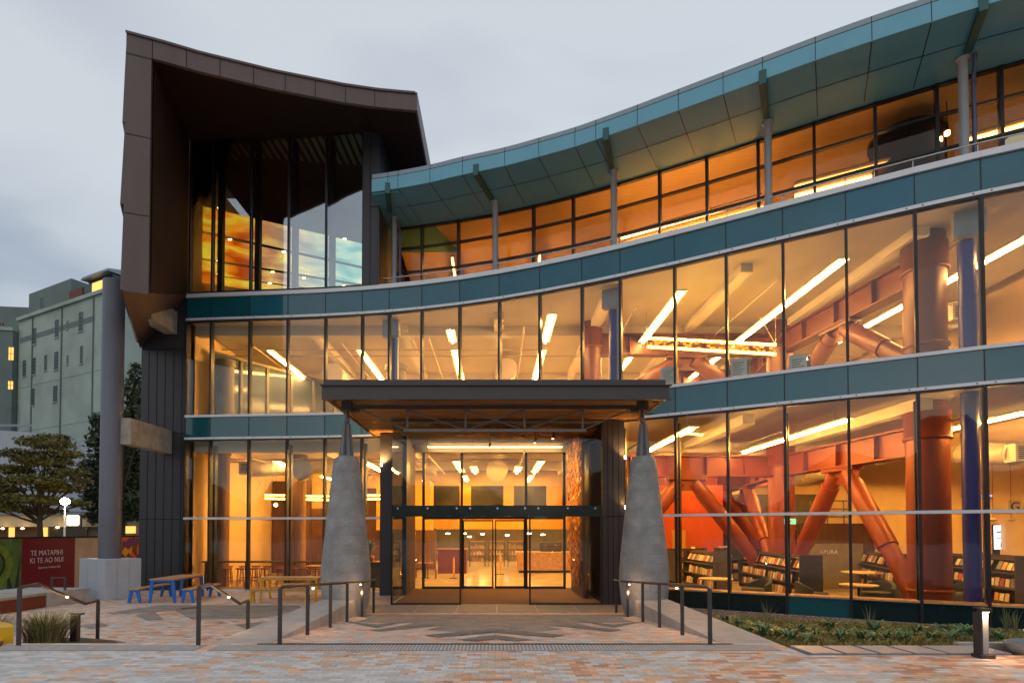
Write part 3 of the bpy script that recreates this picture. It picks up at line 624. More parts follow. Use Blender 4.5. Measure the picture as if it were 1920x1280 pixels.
# cladding wall at the far left
P(MB().box(-13.65, 22.3, -.04, -11.9, 22.9, 11.3), 'end_wall', 'dark', lib)
mb = MB()
for px in (275, 290.5, 306, 322, 338): 
    x = (px - PCX) * 22.29 / F; mb.box(x - .012, 22.292, .02, x + .012, 22.31, 9.2)
mb.box(-13.64, 22.293, 2.70, -11.91, 22.31, 2.73); mb.box(-13.64, 22.293, 6.0, -11.91, 22.31, 6.03); mb.box(-13.64, 22.293, 9.25, -11.91, 22.31, 9.28)
P(mb, 'cladding_joints', 'black', lib)
P(MB().box(-12.78, 19.75, 5.22, -12.42, 22.29, 6.12), 'concrete_beam', 'conc_tan', lib, .01)
P(MB().box(-12.78, 20.6, 9.85, -12.28, 22.29, 10.72), 'concrete_beam', 'conc_tan', lib, .01)
rebase(lib, (2, 28, 0))
#PART3
# ---------------------------------------------------------------- brown projecting hood
hood = thing('roof_hood', 'tall brown metal clad hood jutting out over the upper left glazing', 'hood')
ZT, ZBF, ZBB = 17.30, 16.74, 17.45
top = [atz(x, y, ZT) for x, y in ((237, 63), (311.5, 82.6), (377, 102), (443, 118), (512, 135), (577, 148), (643, 161), (708.5, 170.6), (779, 177))]
def hp2(X):
    for p, q in zip(top, top[1:]):
        if X <= q.x or q is top[-1]: return p.y + (q.y - p.y) * (X - p.x) / (q.x - p.x)
XL, XR = top[0].x, top[-1].x; XI = XL + .62
n_ = 28; Xs = [XL + (XR - XL) * i / n_ for i in range(n_ + 1)]
HP = [Vector((x, hp2(x), 0)) for x in Xs]
mb = MB()
for a, b in zip(HP, HP[1:]): mb.slab(a, b, ZBF, ZT, 0, .12)
P(mb, 'fascia', 'brown', hood)
def yb(x): return 27.0
mb = MB()
for a, b in zip(HP, HP[1:]):
    mb.hexa([(a.x, a.y - .05, ZT), (b.x, b.y - .05, ZT), (b.x, 27, 17.55), (a.x, 27, 17.9), (a.x, a.y - .05, ZT + .07), (b.x, b.y - .05, ZT + .07), (b.x, 27, 17.65), (a.x, 27, 18.0)])
P(mb, 'roof', 'brown', hood)
mb = MB(); WB = lambda x: 17.45 if x < -5.2 else 17.45 - (x + 5.2) / (XR + 5.2) * .75
for a, b in zip(HP, HP[1:]):
    if b.x < XI: continue
    mb.add([(a.x, a.y + .121, ZBF + .004), (b.x, b.y + .121, ZBF + .004), (b.x, fy(b.x) + .5, WB(b.x)), (a.x, fy(a.x) + .5, WB(a.x)), (b.x, 27, WB(b.x)), (a.x, 27, WB(a.x))], [(0, 1, 2, 3), (3, 2, 4, 5)])
mb.add([(XI, hp2(XI) + .121, ZBF + .004), (XI, 22.9, 17.45), (-12.0, 22.9, 17.45), (XI - .3, hp2(XI) + .8, 16.9)], [(0, 1, 2, 3)])
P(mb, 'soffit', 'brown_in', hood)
P(MB().hexa([(XL, hp2(XL), 17.28), (XL + .1, 27, 17.88), (-13.75, 27, 17.88), (-13.75, 22.28, 17.4), (XL, hp2(XL), 17.35), (XL + .1, 27, 17.98), (-13.75, 27, 17.98), (-13.75, 22.28, 17.5)]), 'roof_flank', 'brown', hood)
e = HP[-1]; P(MB().hexa([(e.x, e.y, ZBF), (e.x + .06, e.y, ZBF), (e.x + .06, 27, 16.7), (e.x, 27, 16.7), (e.x, e.y, ZT + .07), (e.x + .06, e.y, ZT + .07), (e.x + .06, 27, 17.65), (e.x, 27, 17.65)]), 'edge_trim', 'brown', hood)
# left flank: front strip, inner reveal and tapering underside
YL0, YI0 = hp2(XL) + .006, hp2(XI) + .006; xo = -13.7; zfb = 9.45; zbi, zbo = 11.36, 9.3
P(MB().hexa([(XL, YL0, zfb), (XI, YI0, zfb), (-11.9, 22.28, zbi), (xo, 22.28, zbo), (XL, YL0, ZT - .01), (XI, YI0, ZT - .01), (-11.9, 22.28, ZT + .1), (xo, 22.28, ZT + .1)]), 'side_wall', 'brown', hood)
inn_ = [Vector((XI + .004, YI0 + .14, 0)), Vector((-11.895, 22.28, 0))]
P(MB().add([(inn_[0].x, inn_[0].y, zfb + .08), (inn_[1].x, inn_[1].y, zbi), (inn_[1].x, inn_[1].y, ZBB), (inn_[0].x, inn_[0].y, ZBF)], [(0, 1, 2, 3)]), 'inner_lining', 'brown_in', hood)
mb = MB()     # overlapping outer cladding sheets that give the stepped outline
for z0, z1, o0, o1 in ((14.6, 17.2, .10, .01), (12.1, 14.55, .13, .02), (9.5, 12.05, .09, .02)):
    mb.hexa([(XL - o0, YL0 + .02, z0), (XL, YL0 + .02, z0), (xo, 22.2, z0), (xo - o0, 22.2, z0), (XL - o1, YL0 + .02, z1), (XL, YL0 + .02, z1), (xo, 22.2, z1), (xo - o1, 22.2, z1)])
PE(mb, 'cladding_sheet', 'brown', hood)
mb = MB()
for px in (273, 339, 403, 467, 527, 585.5, 643, 699):
    p = min([HP[k].lerp(HP[k + 1], f / 20) for k in range(n_) for f in range(20)], key=lambda q: abs(q.x / q.y * F + PCX - px)); mb.box(p.x - .011, p.y - .006, ZBF + .01, p.x + .011, p.y + .012, ZT - .01)
for py in (100, 250, 398):
    z = atY(254, py, YL0).z; mb.hexa([(XL + .01, YL0 - .004, z - .012), (XI, YI0 - .004, z - .012), (XI, YI0 + .01, z - .012), (XL + .01, YL0 + .01, z - .012), (XL + .01, YL0 - .004, z + .012), (XI, YI0 - .004, z + .012), (XI, YI0 + .01, z + .012), (XL + .01, YL0 + .01, z + .012)])
PE(mb, 'cladding_joint', 'black', hood)
# glazing under the hood
HI = [hit(x, .02) for x in (350, 392, 464.7, 536.4, 607.5, 678)]
for i in range(5): P(MB().slab(HI[i], HI[i + 1], 11.40, 17.46, 0, .02), 'glass_pane', 'glass_hi', hood)
for i, p in enumerate(HI):
    nv = nrm(p.x); tv = Vector((nv.y, -nv.x, 0)); w = .03
    mb = MB().slab(p - tv * w, p + tv * w, 11.38, 17.46, -.04, .14)
    if 0 < i < 5: mb.slab(p - tv * .10 + nv * .5, p + tv * .10 + nv * .5, 11.38, 17.44, 0, .2)
    P(mb, 'mullion', 'frame', hood)
mb = MB()
for i in range(5): mb.slab(HI[i], HI[i + 1], 11.38, 11.44, -.05, .1)
P(mb, 'sill', 'frame', hood)
# jamb right of the glazing and the wall running back from it
a, b = hit(678.5), hit(706); 
P(MB().slab(a, b, 11.36, 17.42, -.05, .25), 'jamb', 'dark', hood)
P(MB().hexa([(b.x, b.y - .04, 11.38), (b.x + .05, b.y - .04, 11.38), (-4.25, 27, 11.38), (-4.4, 27, 11.38), (b.x, b.y - .04, 17.3), (b.x + .05, b.y - .04, 17.25), (-4.25, 27, 17.1), (-4.4, 27, 17.1)]), 'return_wall', 'dark', hood)
PE(MB().slab(a.lerp(b, .48), a.lerp(b, .52), 11.4, 17.4, -.056, -.04).slab(a.lerp(b, .53), b, 14.3, 14.33, -.056, -.04), 'cladding_joint', 'black', hood)
# dim room behind with the coloured glass wall
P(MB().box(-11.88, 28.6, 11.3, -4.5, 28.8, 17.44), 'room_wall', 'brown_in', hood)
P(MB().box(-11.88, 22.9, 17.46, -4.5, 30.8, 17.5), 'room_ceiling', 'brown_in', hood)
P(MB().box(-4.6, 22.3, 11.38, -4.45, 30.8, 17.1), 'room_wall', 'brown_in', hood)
rebase(hood, (-8, 22, 10))
art = thing('coloured_glass_wall', 'glowing panels of sunset clouds behind the hood glazing, orange turning sea green', 'glass wall')
ysL = [(386, 431), (437, 482), (487, 511), (513, 529)]; ysR = [(457, 499), (504, 532), (537, 553), (557, 572)]
xl, xr = 370, 700; YL, YR = 23.35, 26.4
def pl(px): # wall plane through the two depths
    a = (xl - PCX) / F; b = (xr - PCX) / F; PA = Vector((a * YL, YL)); PB = Vector((b * YR, YR)); c = (px - PCX) / F; d = PB - PA
    t_ = (c * PA.y - PA.x) / (d.x - c * d.y); return PA + d * t_
cols_ = [370, 393, 408, 464, 478, 536, 550, 607, 620, 678]
for r_ in range(4):
    for c0, c1 in ((370, 435), (435.2, 505), (505.2, 575), (575.2, 645), (645.2, 715)):
        q = []
        for px in (c0, c1):
            t_ = (px - xl) / (678 - xl); y1 = ysL[r_][1] + (ysR[r_][1] - ysL[r_][1]) * t_; y0 = ysL[r_][0] + (ysR[r_][0] - ysL[r_][0]) * t_; p = pl(px)
            q.append((p, atY(px, y0, p.y).z, atY(px, y1, p.y).z))
        (p0, za, zb), (p1, zc, zd) = q
        zt1, zb1 = (za + zc) / 2, (zb + zd) / 2
        P(MB().hexa([(p0.x, p0.y, zb), (p1.x, p1.y, zd), (p1.x, p1.y + .04, zd), (p0.x, p0.y + .04, zb), (p0.x, p0.y, za), (p1.x, p1.y, zc), (p1.x, p1.y + .04, zc), (p0.x, p0.y + .04, za)]), 'glowing_panel', 'sunset', art)
rebase(art, (-9, 26, 11.4))
k = 0
for px, py in ((411, 390), (431, 449), (410, 489), (410, 514), (551, 425), (532, 472), (511, 510), (506, 531), (646, 448), (622, 489), (570, 521), (645, 536)):
    p2 = pl(px); p = atY(px, py, p2.y - .3)
    t = thing('spotlight', 'small warm spotlight', 'spotlight', p, group='small spotlights before the coloured glass wall')
    t['label'] = 'small warm spotlight in front of the glowing sunset panels'
    P(MB().box(-.07, -.02, -.025, .07, .02, .025), 'lamp', 'bulb', t); P(MB().box(-.09, -.03, .025, .09, .03, .04), 'housing', 'frame', t); k += 1

# ---------------------------------------------------------------- entrance canopy, stone columns, porch
can = thing('entrance_canopy', 'flat dark steel canopy with timber slat underside over the entrance', 'canopy')
CX0, CX1, CYF = -4.43, 4.47, 14.8
edge = [(CX1, fy(CX1) - .06)] + [(x, fy(x) - .06) for x in (4, 3, 2, 1, 0, -1, -2, -3, -4)] + [(CX0, fy(CX0) - .06)]
P(MB().prism([(CX0 + .1, CYF + .12), (CX1 - .1, CYF + .12)] + edge, 5.745, 5.78), 'soffit', 'slats', can)
P(MB().prism([(CX0 + .05, CYF + .05), (CX1 - .05, CYF + .05)] + edge, 5.80, 5.90), 'deck', 'canopy', can)
mb = MB()
for y in [CYF + .25 + i * .125 for i in range(48)]:
    if y < 17.9: mb.box(CX0 + .12, y, 5.742, CX1 - .12, y + .03, 5.7449)
    elif y < 20.9: 
        x1 = 4.3
        while fy(x1) < y + .1: x1 -= .1
        mb.box(CX0 + .12, y, 5.742, x1, y + .03, 5.7449)
P(mb, 'slat_gaps', 'black', can)
mb = MB(); mb.box(CX0, CYF, 5.66, CX1, CYF + .07, 5.99); P(mb, 'fascia', 'canopy', can)
mb = MB(); mb.box(CX0 - .03, CYF - .07, 5.985, CX1 + .05, CYF + .1, 6.01); mb.box(CX0, CYF - .05, 5.63, CX1 + .03, CYF + .12, 5.665)
P(mb, 'fascia_flange', 'canopy', can)
P(MB().box(CX0 + .08, CYF + .05, 6.01, CX1 - .08, CYF + .10, 6.16), 'upstand', 'canopy', can)
for s, x in ((-1, CX0), (1, CX1)):
    ye = fy(x) - .08; P(MB().box(min(x, x - s * .07), CYF + .07, 5.70, max(x, x - s * .07), ye, 5.99), 'side_fascia', 'canopy', can)
YT = 15.6; zt_, zb_ = 5.60, 4.98
mb = MB(); mb.box(-3.99, YT - .06, zt_ - .05, 4.0, YT + .06, zt_ + .06); P(mb, 'top_chord', 'canopy', can)
tx = [(-2.36), (-.79), (.79), (2.36)]
mb = MB(); mb.box(tx[0] - .1, YT - .045, zb_ - .04, tx[3] + .1, YT + .045, zb_ + .03); P(mb, 'bottom_chord', 'truss', can)
for x in tx:
    P(MB().tube([(x, YT, zb_), (x, YT, zt_)], .026, 8), 'truss_post', 'truss', can)
    P(MB().lathe([(.03, 0), (.055, .02), (.055, .09), (.03, .11)], (x, YT, zb_ - .05), 12).lathe([(.04, 0), (.05, .03), (.04, .08)], (x, YT, zt_ - .12), 12), 'truss_node', 'truss', can)
for a, b in (((-3.6, zt_ - .06), (tx[0], zb_)), ((3.6, zt_ - .06), (tx[3], zb_)), ((tx[0], zt_ - .05), (tx[1], zb_)), ((tx[3], zt_ - .05), (tx[2], zb_)), ((tx[1], zt_ - .05), (tx[2], zb_)), ((tx[2], zt_ - .05), (tx[1], zb_))):
    P(MB().tube([(a[0], YT, a[1]), (b[0], YT, b[1])], .021, 8), 'truss_diagonal', 'truss', can)
for s in (-1, 1):
    P(MB().box(s * 3.98 - .13, YT - .13, 5.5, s * 3.98 + .13, YT + .13, 5.73).tube([(s * 3.98, YT, 4.9), (s * 3.98, YT, 5.55)], .045, 10).tube([(s * 3.98 - s * .1, YT, 5.5), (s * 3.98 - s * .34, YT, 5.52)], .05, 10), 'column_bearing', 'canopy', can)
    P(MB().lathe([(.04, .1), (.07, .08), (.08, 0)], (s * 4.2, CYF + .3, 5.64), 12), 'camera_dome', 'black', can)
rebase(can, (0, 15.6, 5.6))
def stone_col(s):
    t = thing('stone_column', 'tapering grey stone column ' + ('left' if s < 0 else 'right') + ' of the entrance doors', 'column', (s * 3.99, YT, 0), group='stone columns carrying the canopy')
    prof = [(.50, .0), (.60, .35), (.655, .9), (.65, 1.25), (.60, 1.8), (.545, 2.3), (.48, 2.9), (.43, 3.4), (.375, 3.85), (.335, 4.1), (.31, 4.2), (.24, 4.27), (.10, 4.30)]
    o = P(MB().lathe(prof, (0, 0, 0), 36), 'stone_shaft', 'stone', t)
    mb = MB()
    for j in range(6):
        an = j * math.pi / 3; d = Vector((math.cos(an), math.sin(an), 0))
        mb.hexa([tuple(Vector((0, 0, z)) + d * r_ + Vector((-d.y, d.x, 0)) * w_) for z, R0, R1, w0 in ((4.2, .06, .20, .045), (5.15, .05, .095, .03)) for r_, w_ in ((R0, -w0), (R1, -w0), (R1, w0), (R0, w0))])
    mb.tube([(0, 0, 4.2), (0, 0, 5.45)], .055, 10, r2=.045)
    mb.lathe([(.075, 5.2), (.085, 5.24), (.05, 5.3)], (0, 0, 0), 14)
    P(mb, 'spire', 'conc_dark', t)
for s in (-1, 1): stone_col(s)

por = thing('entrance_porch', 'glass walled entrance porch with sliding doors under the canopy', 'porch')
YV, YI = 18.0, 22.8
XA, XB = -3.19, 3.30
def pane(x0, x1, z0, z1, Y, name='glass_pane', m='glass'): return P(MB().box(x0, Y, z0, x1, Y + .015, z1), name, m, por)
dL, dR = -1.07, 1.08
pane(XA, dL, .05, 2.72, YV); pane(dR, XB, .05, 2.72, YV)
for a, b in ((XA, dL), (dL, dR), (dR, XB)): pane(a + .006, b - .006, 3.08, 5.62, YV)
P(MB().box(XA, YV - .04, 2.72, XB, YV + .10, 3.06), 'door_header', mat('header_glass', (.02, .035, .035), .15, var=.1), por)
mb = MB()
for x in (-3.0, -2.08, -1.18, -.77, .05, .93, 1.34, 2.25, 3.1):
    mb.lathe([(.035, 0), (.035, .03)], (0, 0, 0), 12)
    k_ = len(mb.v) - 12 * 2 - 24
mb = MB()
for x in (-3.0, -2.08, -1.18, -.77, .08, .93, 1.34, 2.25, 3.1): mb.tube([(x, YV - .045, 2.97), (x, YV - .07, 2.97)], .035, 12)
P(mb, 'header_fixings', 'stain', por)
P(MB().box(-.06, YV - .08, 3.03, .22, YV - .04, 3.08), 'door_sensor', 'frame', por)
mb = MB()
for x in (XA, dL, dR, XB): mb.box(x - .025, YV - .02, 0, x + .025, YV + .05, 2.72)
mb.box(XA, YV - .02, .0, dL, YV + .05, .05); mb.box(dR, YV - .02, .0, XB, YV + .05, .05)
PE(mb, 'outer_frame', 'frame', por)
for s, X in ((-1, XA), (1, XB)):
    P(MB().box(X - .008, YV + .06, .05, X + .008, 20.5, 5.6), 'side_glass', 'glass', por)
P(MB().box(-4.06, 20.5, 0, -3.12, 21.3, 5.7), 'portal_pier', 'dark', por)
P(MB().box(3.34, 18.0, 0, 4.02, 18.9, 5.7), 'portal_pier', 'dark', por)
mb = MB()
for x in (3.5, 3.66, 3.84): mb.box(x - .01, 17.992, .02, x + .01, 18.01, 5.7)
mb.box(3.34, 17.992, 2.70, 4.02, 18.01, 2.73)
P(mb, 'cladding_joints', 'black', por)
P(MB().box(3.34, 18.9, 0, 3.42, 22.8, 5.7), 'porch_wall', 'dark', por)
P(MB().box(2.92, 19.4, .02, 3.0, 22.3, 5.6), 'leaf_panel', 'darkbrown', por)
P(MB().box(-3.26, 21.3, 0, -3.12, 22.8, 5.7), 'porch_wall', 'brownwall', por)
P(MB().box(-3.26, 18.05, 5.63, 3.33, 22.8, 5.70), 'porch_ceiling', 'greywall', por)
P(MB().box(-3.15, 18.08, .0, 3.3, 22.7, .012), 'entrance_mat', 'mat', por)
# inner screen
fx = [-2.80, -1.30, 1.22, 2.72]
for a, b in zip(fx, fx[1:]): pane(a + .04, b - .04, 3.15, 5.33, YI)
pane(-2.76, -1.34, .12, 2.72, YI); pane(1.26, 2.68, .12, 2.72, YI)
for a, b, nm in ((-1.26, -.06, 'l'), (-.0, 1.18, 'r')):
    d_ = P(MB().box(a, YI + .06, .1, b, YI + .075, 2.66), 'sliding_door', 'glass', por)
    mb = MB(); mb.box(a, YI + .04, .02, a + .05, YI + .10, 2.7); mb.box(b - .05, YI + .04, .02, b, YI + .10, 2.7); mb.box(a + .05, YI + .04, .02, b - .05, YI + .1, .1); mb.box(a + .05, YI + .04, 2.64, b - .05, YI + .1, 2.7)
    P(mb, 'door_frame', 'frame', d_)
mb = MB()
for x in fx: mb.box(x - .05, YI - .04, 0, x + .05, YI + .03, 5.62)
mb.box(fx[0], YI - .05, 2.72, fx[-1], YI + .03, 3.12); mb.box(fx[0], YI - .041, 5.33, fx[-1], YI + .031, 5.40); pane(-3.12, fx[0] - .06, .02, 5.6, YI); pane(fx[3] + .06, 3.33, .02, 5.6, YI)
mb.box(fx[0] + .05, YI - .04, .0, fx[1] - .05, YI + .03, .1); mb.box(fx[2] + .05, YI - .04, .0, fx[3] - .05, YI + .03, .1)
P(mb, 'inner_frame', 'frame', por)
P(MB().box(-2.6, YI - .35, 5.50, 2.6, YI - .28, 5.53), 'led_line', 'tube_soft', por)
rebase(por, (0, 18, 0))
# small wall lights beside the porch that throw light up under the canopy
for i, (x, y, z, e_) in enumerate(((-4.0, 20.44, 4.6, 28), (4.03, 17.94, 4.55, 8), (4.03, 17.94, 3.0, 3))):
    t = thing('wall_light', ['small wall light on the dark pier left of the porch', 'upper small wall light on the dark pier right of the porch', 'lower small wall light on the dark pier right of the porch'][i], 'wall light', (x, y, z))
    P(MB().lathe([(.03, -.06), (.035, 0), (.03, .05)], (0, -.02, 0), 12), 'lamp', 'bulb', t); P(MB().box(-.04, .02, -.07, .04, .06, .07), 'bracket', 'frame', t)
    l_ = bpy.data.lights.new('wall_lamp', 'SPOT'); l_.energy = e_ * 7; l_.color = (1, .5, .14); l_.spot_size = R(115); l_.spot_blend = .8; l_.shadow_soft_size = .04; lo = bpy.data.objects.new('wall_lamp_light', l_); COL.objects.link(lo); lo.parent = t; lo.location = (0, -.22, .06); lo.rotation_euler = (R(180 - 38), 0, 0)
for i, (x, y, z, tx_, ty_, tz_, e_) in enumerate(((1.35, 19.6, 5.25, 2.9, 20.9, 3.4, 480), (1.9, 19.0, 5.3, 2.9, 20.6, 1.4, 480), (-.2, 20.4, 5.2, -.2, 20.5, 0, 120))):
    t = thing('track_spot', ['dark track spot hanging in the centre of the porch ceiling', 'small track spot at the right of the porch ceiling', 'small track spot over the entrance mat'][i], 'spotlight', (x, y, z))
    P(MB().tube([(0, 0, .0), (.04, 0, .16)], .04, 12), 'housing', 'frame', t); P(MB().tube([(.02, 0, .16), (.02, 0, .4)], .012, 6), 'stem', 'frame', t); P(MB().lathe([(.03, -.012), (.035, 0)], (0, 0, -.005), 12), 'lamp', 'bulb', t)
    l_ = bpy.data.lights.new('track_lamp', 'SPOT'); l_.energy = e_; l_.color = (1, .56, .24); l_.spot_size = R(75); l_.spot_blend = .7; l_.shadow_soft_size = .04; lo = bpy.data.objects.new('track_lamp_light', l_); COL.objects.link(lo); lo.parent = t; lo.location = (0, 0, -.04)
    lo.rotation_euler = Vector((tx_ - x, ty_ - y, tz_ - z)).to_track_quat('-Z', 'Y').to_euler()
# leaf artwork on the porch wall and ceiling
lf = thing('leaf_wall_artwork', 'shimmering gold and red leaves covering the right porch wall and ceiling', 'artwork')
mb = MB()
def leaf(mb, c, u, w, l_, wd):
    c = Vector(c); mb.add([c - u * l_, c - w * wd, c + u * l_, c + w * wd], [(0, 1, 2, 3)])
for i in range(1700):
    y = random.uniform(19.5, 22.2); z = random.uniform(.1, 5.6); yl = abs(y - 20.6) / 1.3
    if z < .3 + 2.0 * yl ** 3 * random.random() + .4 * random.random(): continue
    u = Vector((random.uniform(-.5, .5), random.uniform(-.45, .45), 1)).normalized(); w = Vector((random.uniform(-.5, .2), 1, random.uniform(-.2, .2))).normalized()
    leaf(mb, (2.86 + random.uniform(-.1, .05), y, z), u, w, random.uniform(.09, .16), .05)
P(mb, 'wall_leaves', 'art', lf)
mb = MB()
for i in range(900):
    x = 3.2 - 5.2 * random.random() ** 1.6; y = random.uniform(18.3, 19.2 + 2.2 * (x + 2) / 5.2); u = Vector((1, random.uniform(-.6, .6), random.uniform(-.4, .4))).normalized(); w = Vector((0, 1, random.uniform(-.5, .5))).normalized()
    leaf(mb, (x, y, 5.57 + random.uniform(-.12, .03)), u, w, random.uniform(.09, .16), .05)
P(mb, 'ceiling_leaves', 'art', lf)
rebase(lf, (3.2, 20.5, 0))
#PART4
# ---------------------------------------------------------------- red braced steel frame inside
fr_ = thing('braced_frame', 'red steel frame with round columns and slanting braces behind the right windows', 'steel frame')
C1, C2, C3, C4 = (3.74, 22.4), (11.04, 22.4), (11.75, 15.75), (12.8, 32.5)
for (x, y), r in ((C1, .38), (C2, .47), (C3, .50), (C4, .42)):
    for z0, z1 in ((.02, 5.74), (6.63, 10.31)):
        RM = 'red' if z0 < 5 else 'red_up'; P(MB().lathe([(r, z0), (r, z1)], (x, y, 0), 32), 'column', RM, fr_)
        P(MB().lathe([(r, z1 - 1.02), (r + .07, z1 - 1.0), (r + .07, z1 - .95), (r + .04, z1 - .93), (r + .04, z1 - .25), (r, z1 - .22)], (x, y, 0), 32).lathe([(r, z0 + .6), (r + .05, z0 + .62), (r + .05, z0 + .68), (r, z0 + .7)], (x, y, 0), 32), 'column_collar', RM, fr_)
def ibeam(a, b, z0, z1):
    A_, B_ = Vector((*a, 0)), Vector((*b, 0)); mb = MB().slab(A_, B_, z0 + .05, z1 - .05, -.05, .05).slab(A_, B_, z1 - .05, z1, -.24, .24).slab(A_, B_, z0, z0 + .05, -.24, .24)
    n_ = int((B_ - A_).length / 1.4); d = (B_ - A_).normalized()
    for i in range(1, n_): p = A_.lerp(B_, i / n_); mb.slab(p - d * .015, p + d * .015, z0 + .05, z1 - .05, -.22, .22)
    return P(mb, 'beam', 'red' if z0 < 5.5 else 'red_up', fr_)
for a, b in ((C1, C2), (C2, C3), (C2, C4), ((7.4, 27.6), (13.6, 27.6))):
    for zf, z0, z1 in ((.02, 4.35, 5.15), (6.63, 9.05, 9.85)):
        ibeam(a, b, z0, z1); A_, B_ = Vector((*a, 0)), Vector((*b, 0)); m_ = A_.lerp(B_, .5); d = (B_ - A_).normalized()
        P(MB().slab(m_ - d * .75, m_ + d * .75, z0 - .55, z0, -.04, .04).slab(m_ - d * .75, m_ + d * .75, z0 - .12, z0, -.2, .2), 'gusset', 'red' if z0 < 5.5 else 'red_up', fr_)
        for s, e_ in ((-1, A_), (1, B_)):
            e_ = e_ - d * s * .42; p0 = m_ + d * s * .28 + Vector((0, 0, z0 - .2)); p1 = Vector((e_.x, e_.y, zf + .35))
            o_ = Vector((d.y, -d.x, 0)) * .0
            P(MB().tube([p0, p0.lerp(p1, .12), p1], .245, 20), 'brace', 'red' if z0 < 5.5 else 'red_up', fr_)
            q0 = p0.lerp(p1, .10); q1 = p0.lerp(p1, .62); P(MB().tube([q0, q1], .285, 20), 'brace_sleeve', 'red' if z0 < 5.5 else 'red_up', fr_)
rebase(fr_, (11.04, 22.4, .02))

# ---------------------------------------------------------------- lights
NTH = ['leftmost', 'second from left', 'third from left', 'fourth from left', 'fifth from left', 'sixth from left', 'rightmost']
def led(x, y0, y1, z, label, cat='ceiling light', group=None, m='tube', name='linear_light', drop=.5):
    t = thing(name, label, cat, (x, (y0 + y1) / 2, z), group=group); h = (y1 - y0) / 2
    P(MB().box(-.035, -h, -.03, .035, h, .02), 'tube', m, t)
    P(MB().box(-.16, -h - .05, .04, .16, h + .05, .075).box(-.05, -h, .02, .05, h, .04), 'housing', 'ceil', t)
    mb = MB()
    for y in (-h * .8, h * .8): mb.tube([(0, y, .07), (0, y, drop)], .006, 5)
    P(mb, 'hanger', 'duct', t); return t
for i, x in enumerate((-9.1, -5.45, -1.62, 1.93, 5.68, 9.35, 13.2)):
    f0 = fy(x)
    if i >= 2:
        led(x, [0, 0, 20.9, 19.4, 17.5, 15.4, 13.3][i], 22.2, 9.5, f'glowing linear light near the middle storey windows, {["","","leftmost","second from left","third from left","fourth from left","rightmost"][i]}', group='front row of linear lights, middle storey')
    if i in (0, 1, 2, 3, 4, 5, 6): led(x, 23.3, 28.4, 9.5, f'glowing linear light farther inside the middle storey, {NTH[i]}', group='second row of linear lights, middle storey')
    led(x, 30.5, 35.5, 9.5, f'glowing linear light deepest in the middle storey, {NTH[i]}', group='back row of linear lights, middle storey')
    if i >= 4: led(x, [0, 0, 0, 0, 16.6, 15.3, 13.5][i], 21.8, 5.2, f'glowing linear light near the ground storey windows, {["leftmost","middle","rightmost"][i-4]} of three', group='front row of linear lights, ground storey', m='tube_g')
    led(x, 24.0, 28.6, 5.1, f'glowing linear light farther inside the ground storey, {NTH[i]}', group='second row of linear lights, ground storey', m='tube_g')
    if i in (0, 2, 3, 5, 6): led(x, 30.4, 33.4, 5.1, f'glowing linear light at the back of the ground storey, {["leftmost","","second from left","third from left","","fourth from left","rightmost"][i]}', group='back row of linear lights, ground storey', m='tube_g')
def ledline(a, b, label, m='tube_gold', name='suspended_light', two=True, w=.04, cat='hanging light', gap=.30):
    a, b = Vector(a), Vector(b); c = (a + b) / 2; t = thing(name, label, cat, c); a -= c; b -= c; d = (b - a).normalized()
    P(MB().tube([a, b], w, 6), 'tube', m, t)
    if two:
        P(MB().tube([a + Vector((0, 0, gap)), b + Vector((0, 0, gap))], w, 6), 'tube', m, t)
        mb = MB()
        for i in range(80):
            p = a.lerp(b, random.random()) + Vector((random.uniform(-.05, .05), random.uniform(-.05, .05), random.uniform(.04, gap - .04))); mb.box(p.x - .04, p.y - .02, p.z - .03, p.x + .04, p.y + .02, p.z + .03)
        P(mb, 'gold_flakes', 'yellow', t)
    mb = MB()
    for p in (a, b):
        for dx in (-.5, 0, .5): mb.tube([p + Vector((0, 0, gap if two else 0)), p + Vector((dx, 0, 1.2))], .006, 5)
    P(mb, 'hanger', 'stain', t); return t
ledline(atY(1213, 650, 19.4), atY(1455, 664, 18.4), 'long golden double tube light hanging before the red beam')
ledline(atY(497, 934, 27.0), atY(622, 937, 26), 'golden double tube light hanging over the cafe tables', gap=.16)
ledline(atY(683, 935, 26), atY(722, 935, 26.0), 'short golden double tube light beside the left stone column', gap=.16)
ledline(atY(358, 946, 28), atY(470, 946, 29), 'thin golden tube light deep in the cafe', two=False)
def ledup(p0, p1, label, m='tube_u', group=None):
    a, b = Vector(p0), Vector(p1); c = (a + b) / 2; t = thing('linear_light', label, 'ceiling light', c, group=group); a -= c; b -= c
    P(MB().tube([a, b], .04, 6), 'tube', m, t); P(MB().tube([a + Vector((0, 0, .12)), b + Vector((0, 0, .12))], .07, 6), 'housing', 'ceil_up', t)
ledup(atz(848, 485, 13.5), atz(859, 560, 13.5), 'glowing linear light seen steeply in the top storey, left', group='linear lights of the top storey')
ledup(atz(1012, 478, 13.5), atz(1007, 545, 13.5), 'short glowing linear light in the top storey, between the left roof posts', group='linear lights of the top storey')
for k, (dy, w) in enumerate(((0, 'uppermost'), (14, 'middle'), (28, 'lowest'))):
    ledup(atz(1165, 447 + dy, 13.2), atz(1432, 372 + dy * 1.3, 13.2), f'{w} of the three long bright lines in the top storey', 'tube_u', group='bright lines along the top storey')
for k, (dy, w) in enumerate(((0, 'upper'), (16, 'lower'))):  # added lights, no known fixtures: they carry the warm glow to the right
    ledup(atz(1490, 352 + dy, 13.0), atz(1700, 298 + dy, 13.0), f'{w} of two added linear lights low in the top storey, right half', 'tube_soft', group='added lights in the right half of the top storey')
ledup(atz(1800, 268, 13.0), atz(1990, 215, 13.0), 'added linear light low in the top storey at the right edge', 'tube_soft')
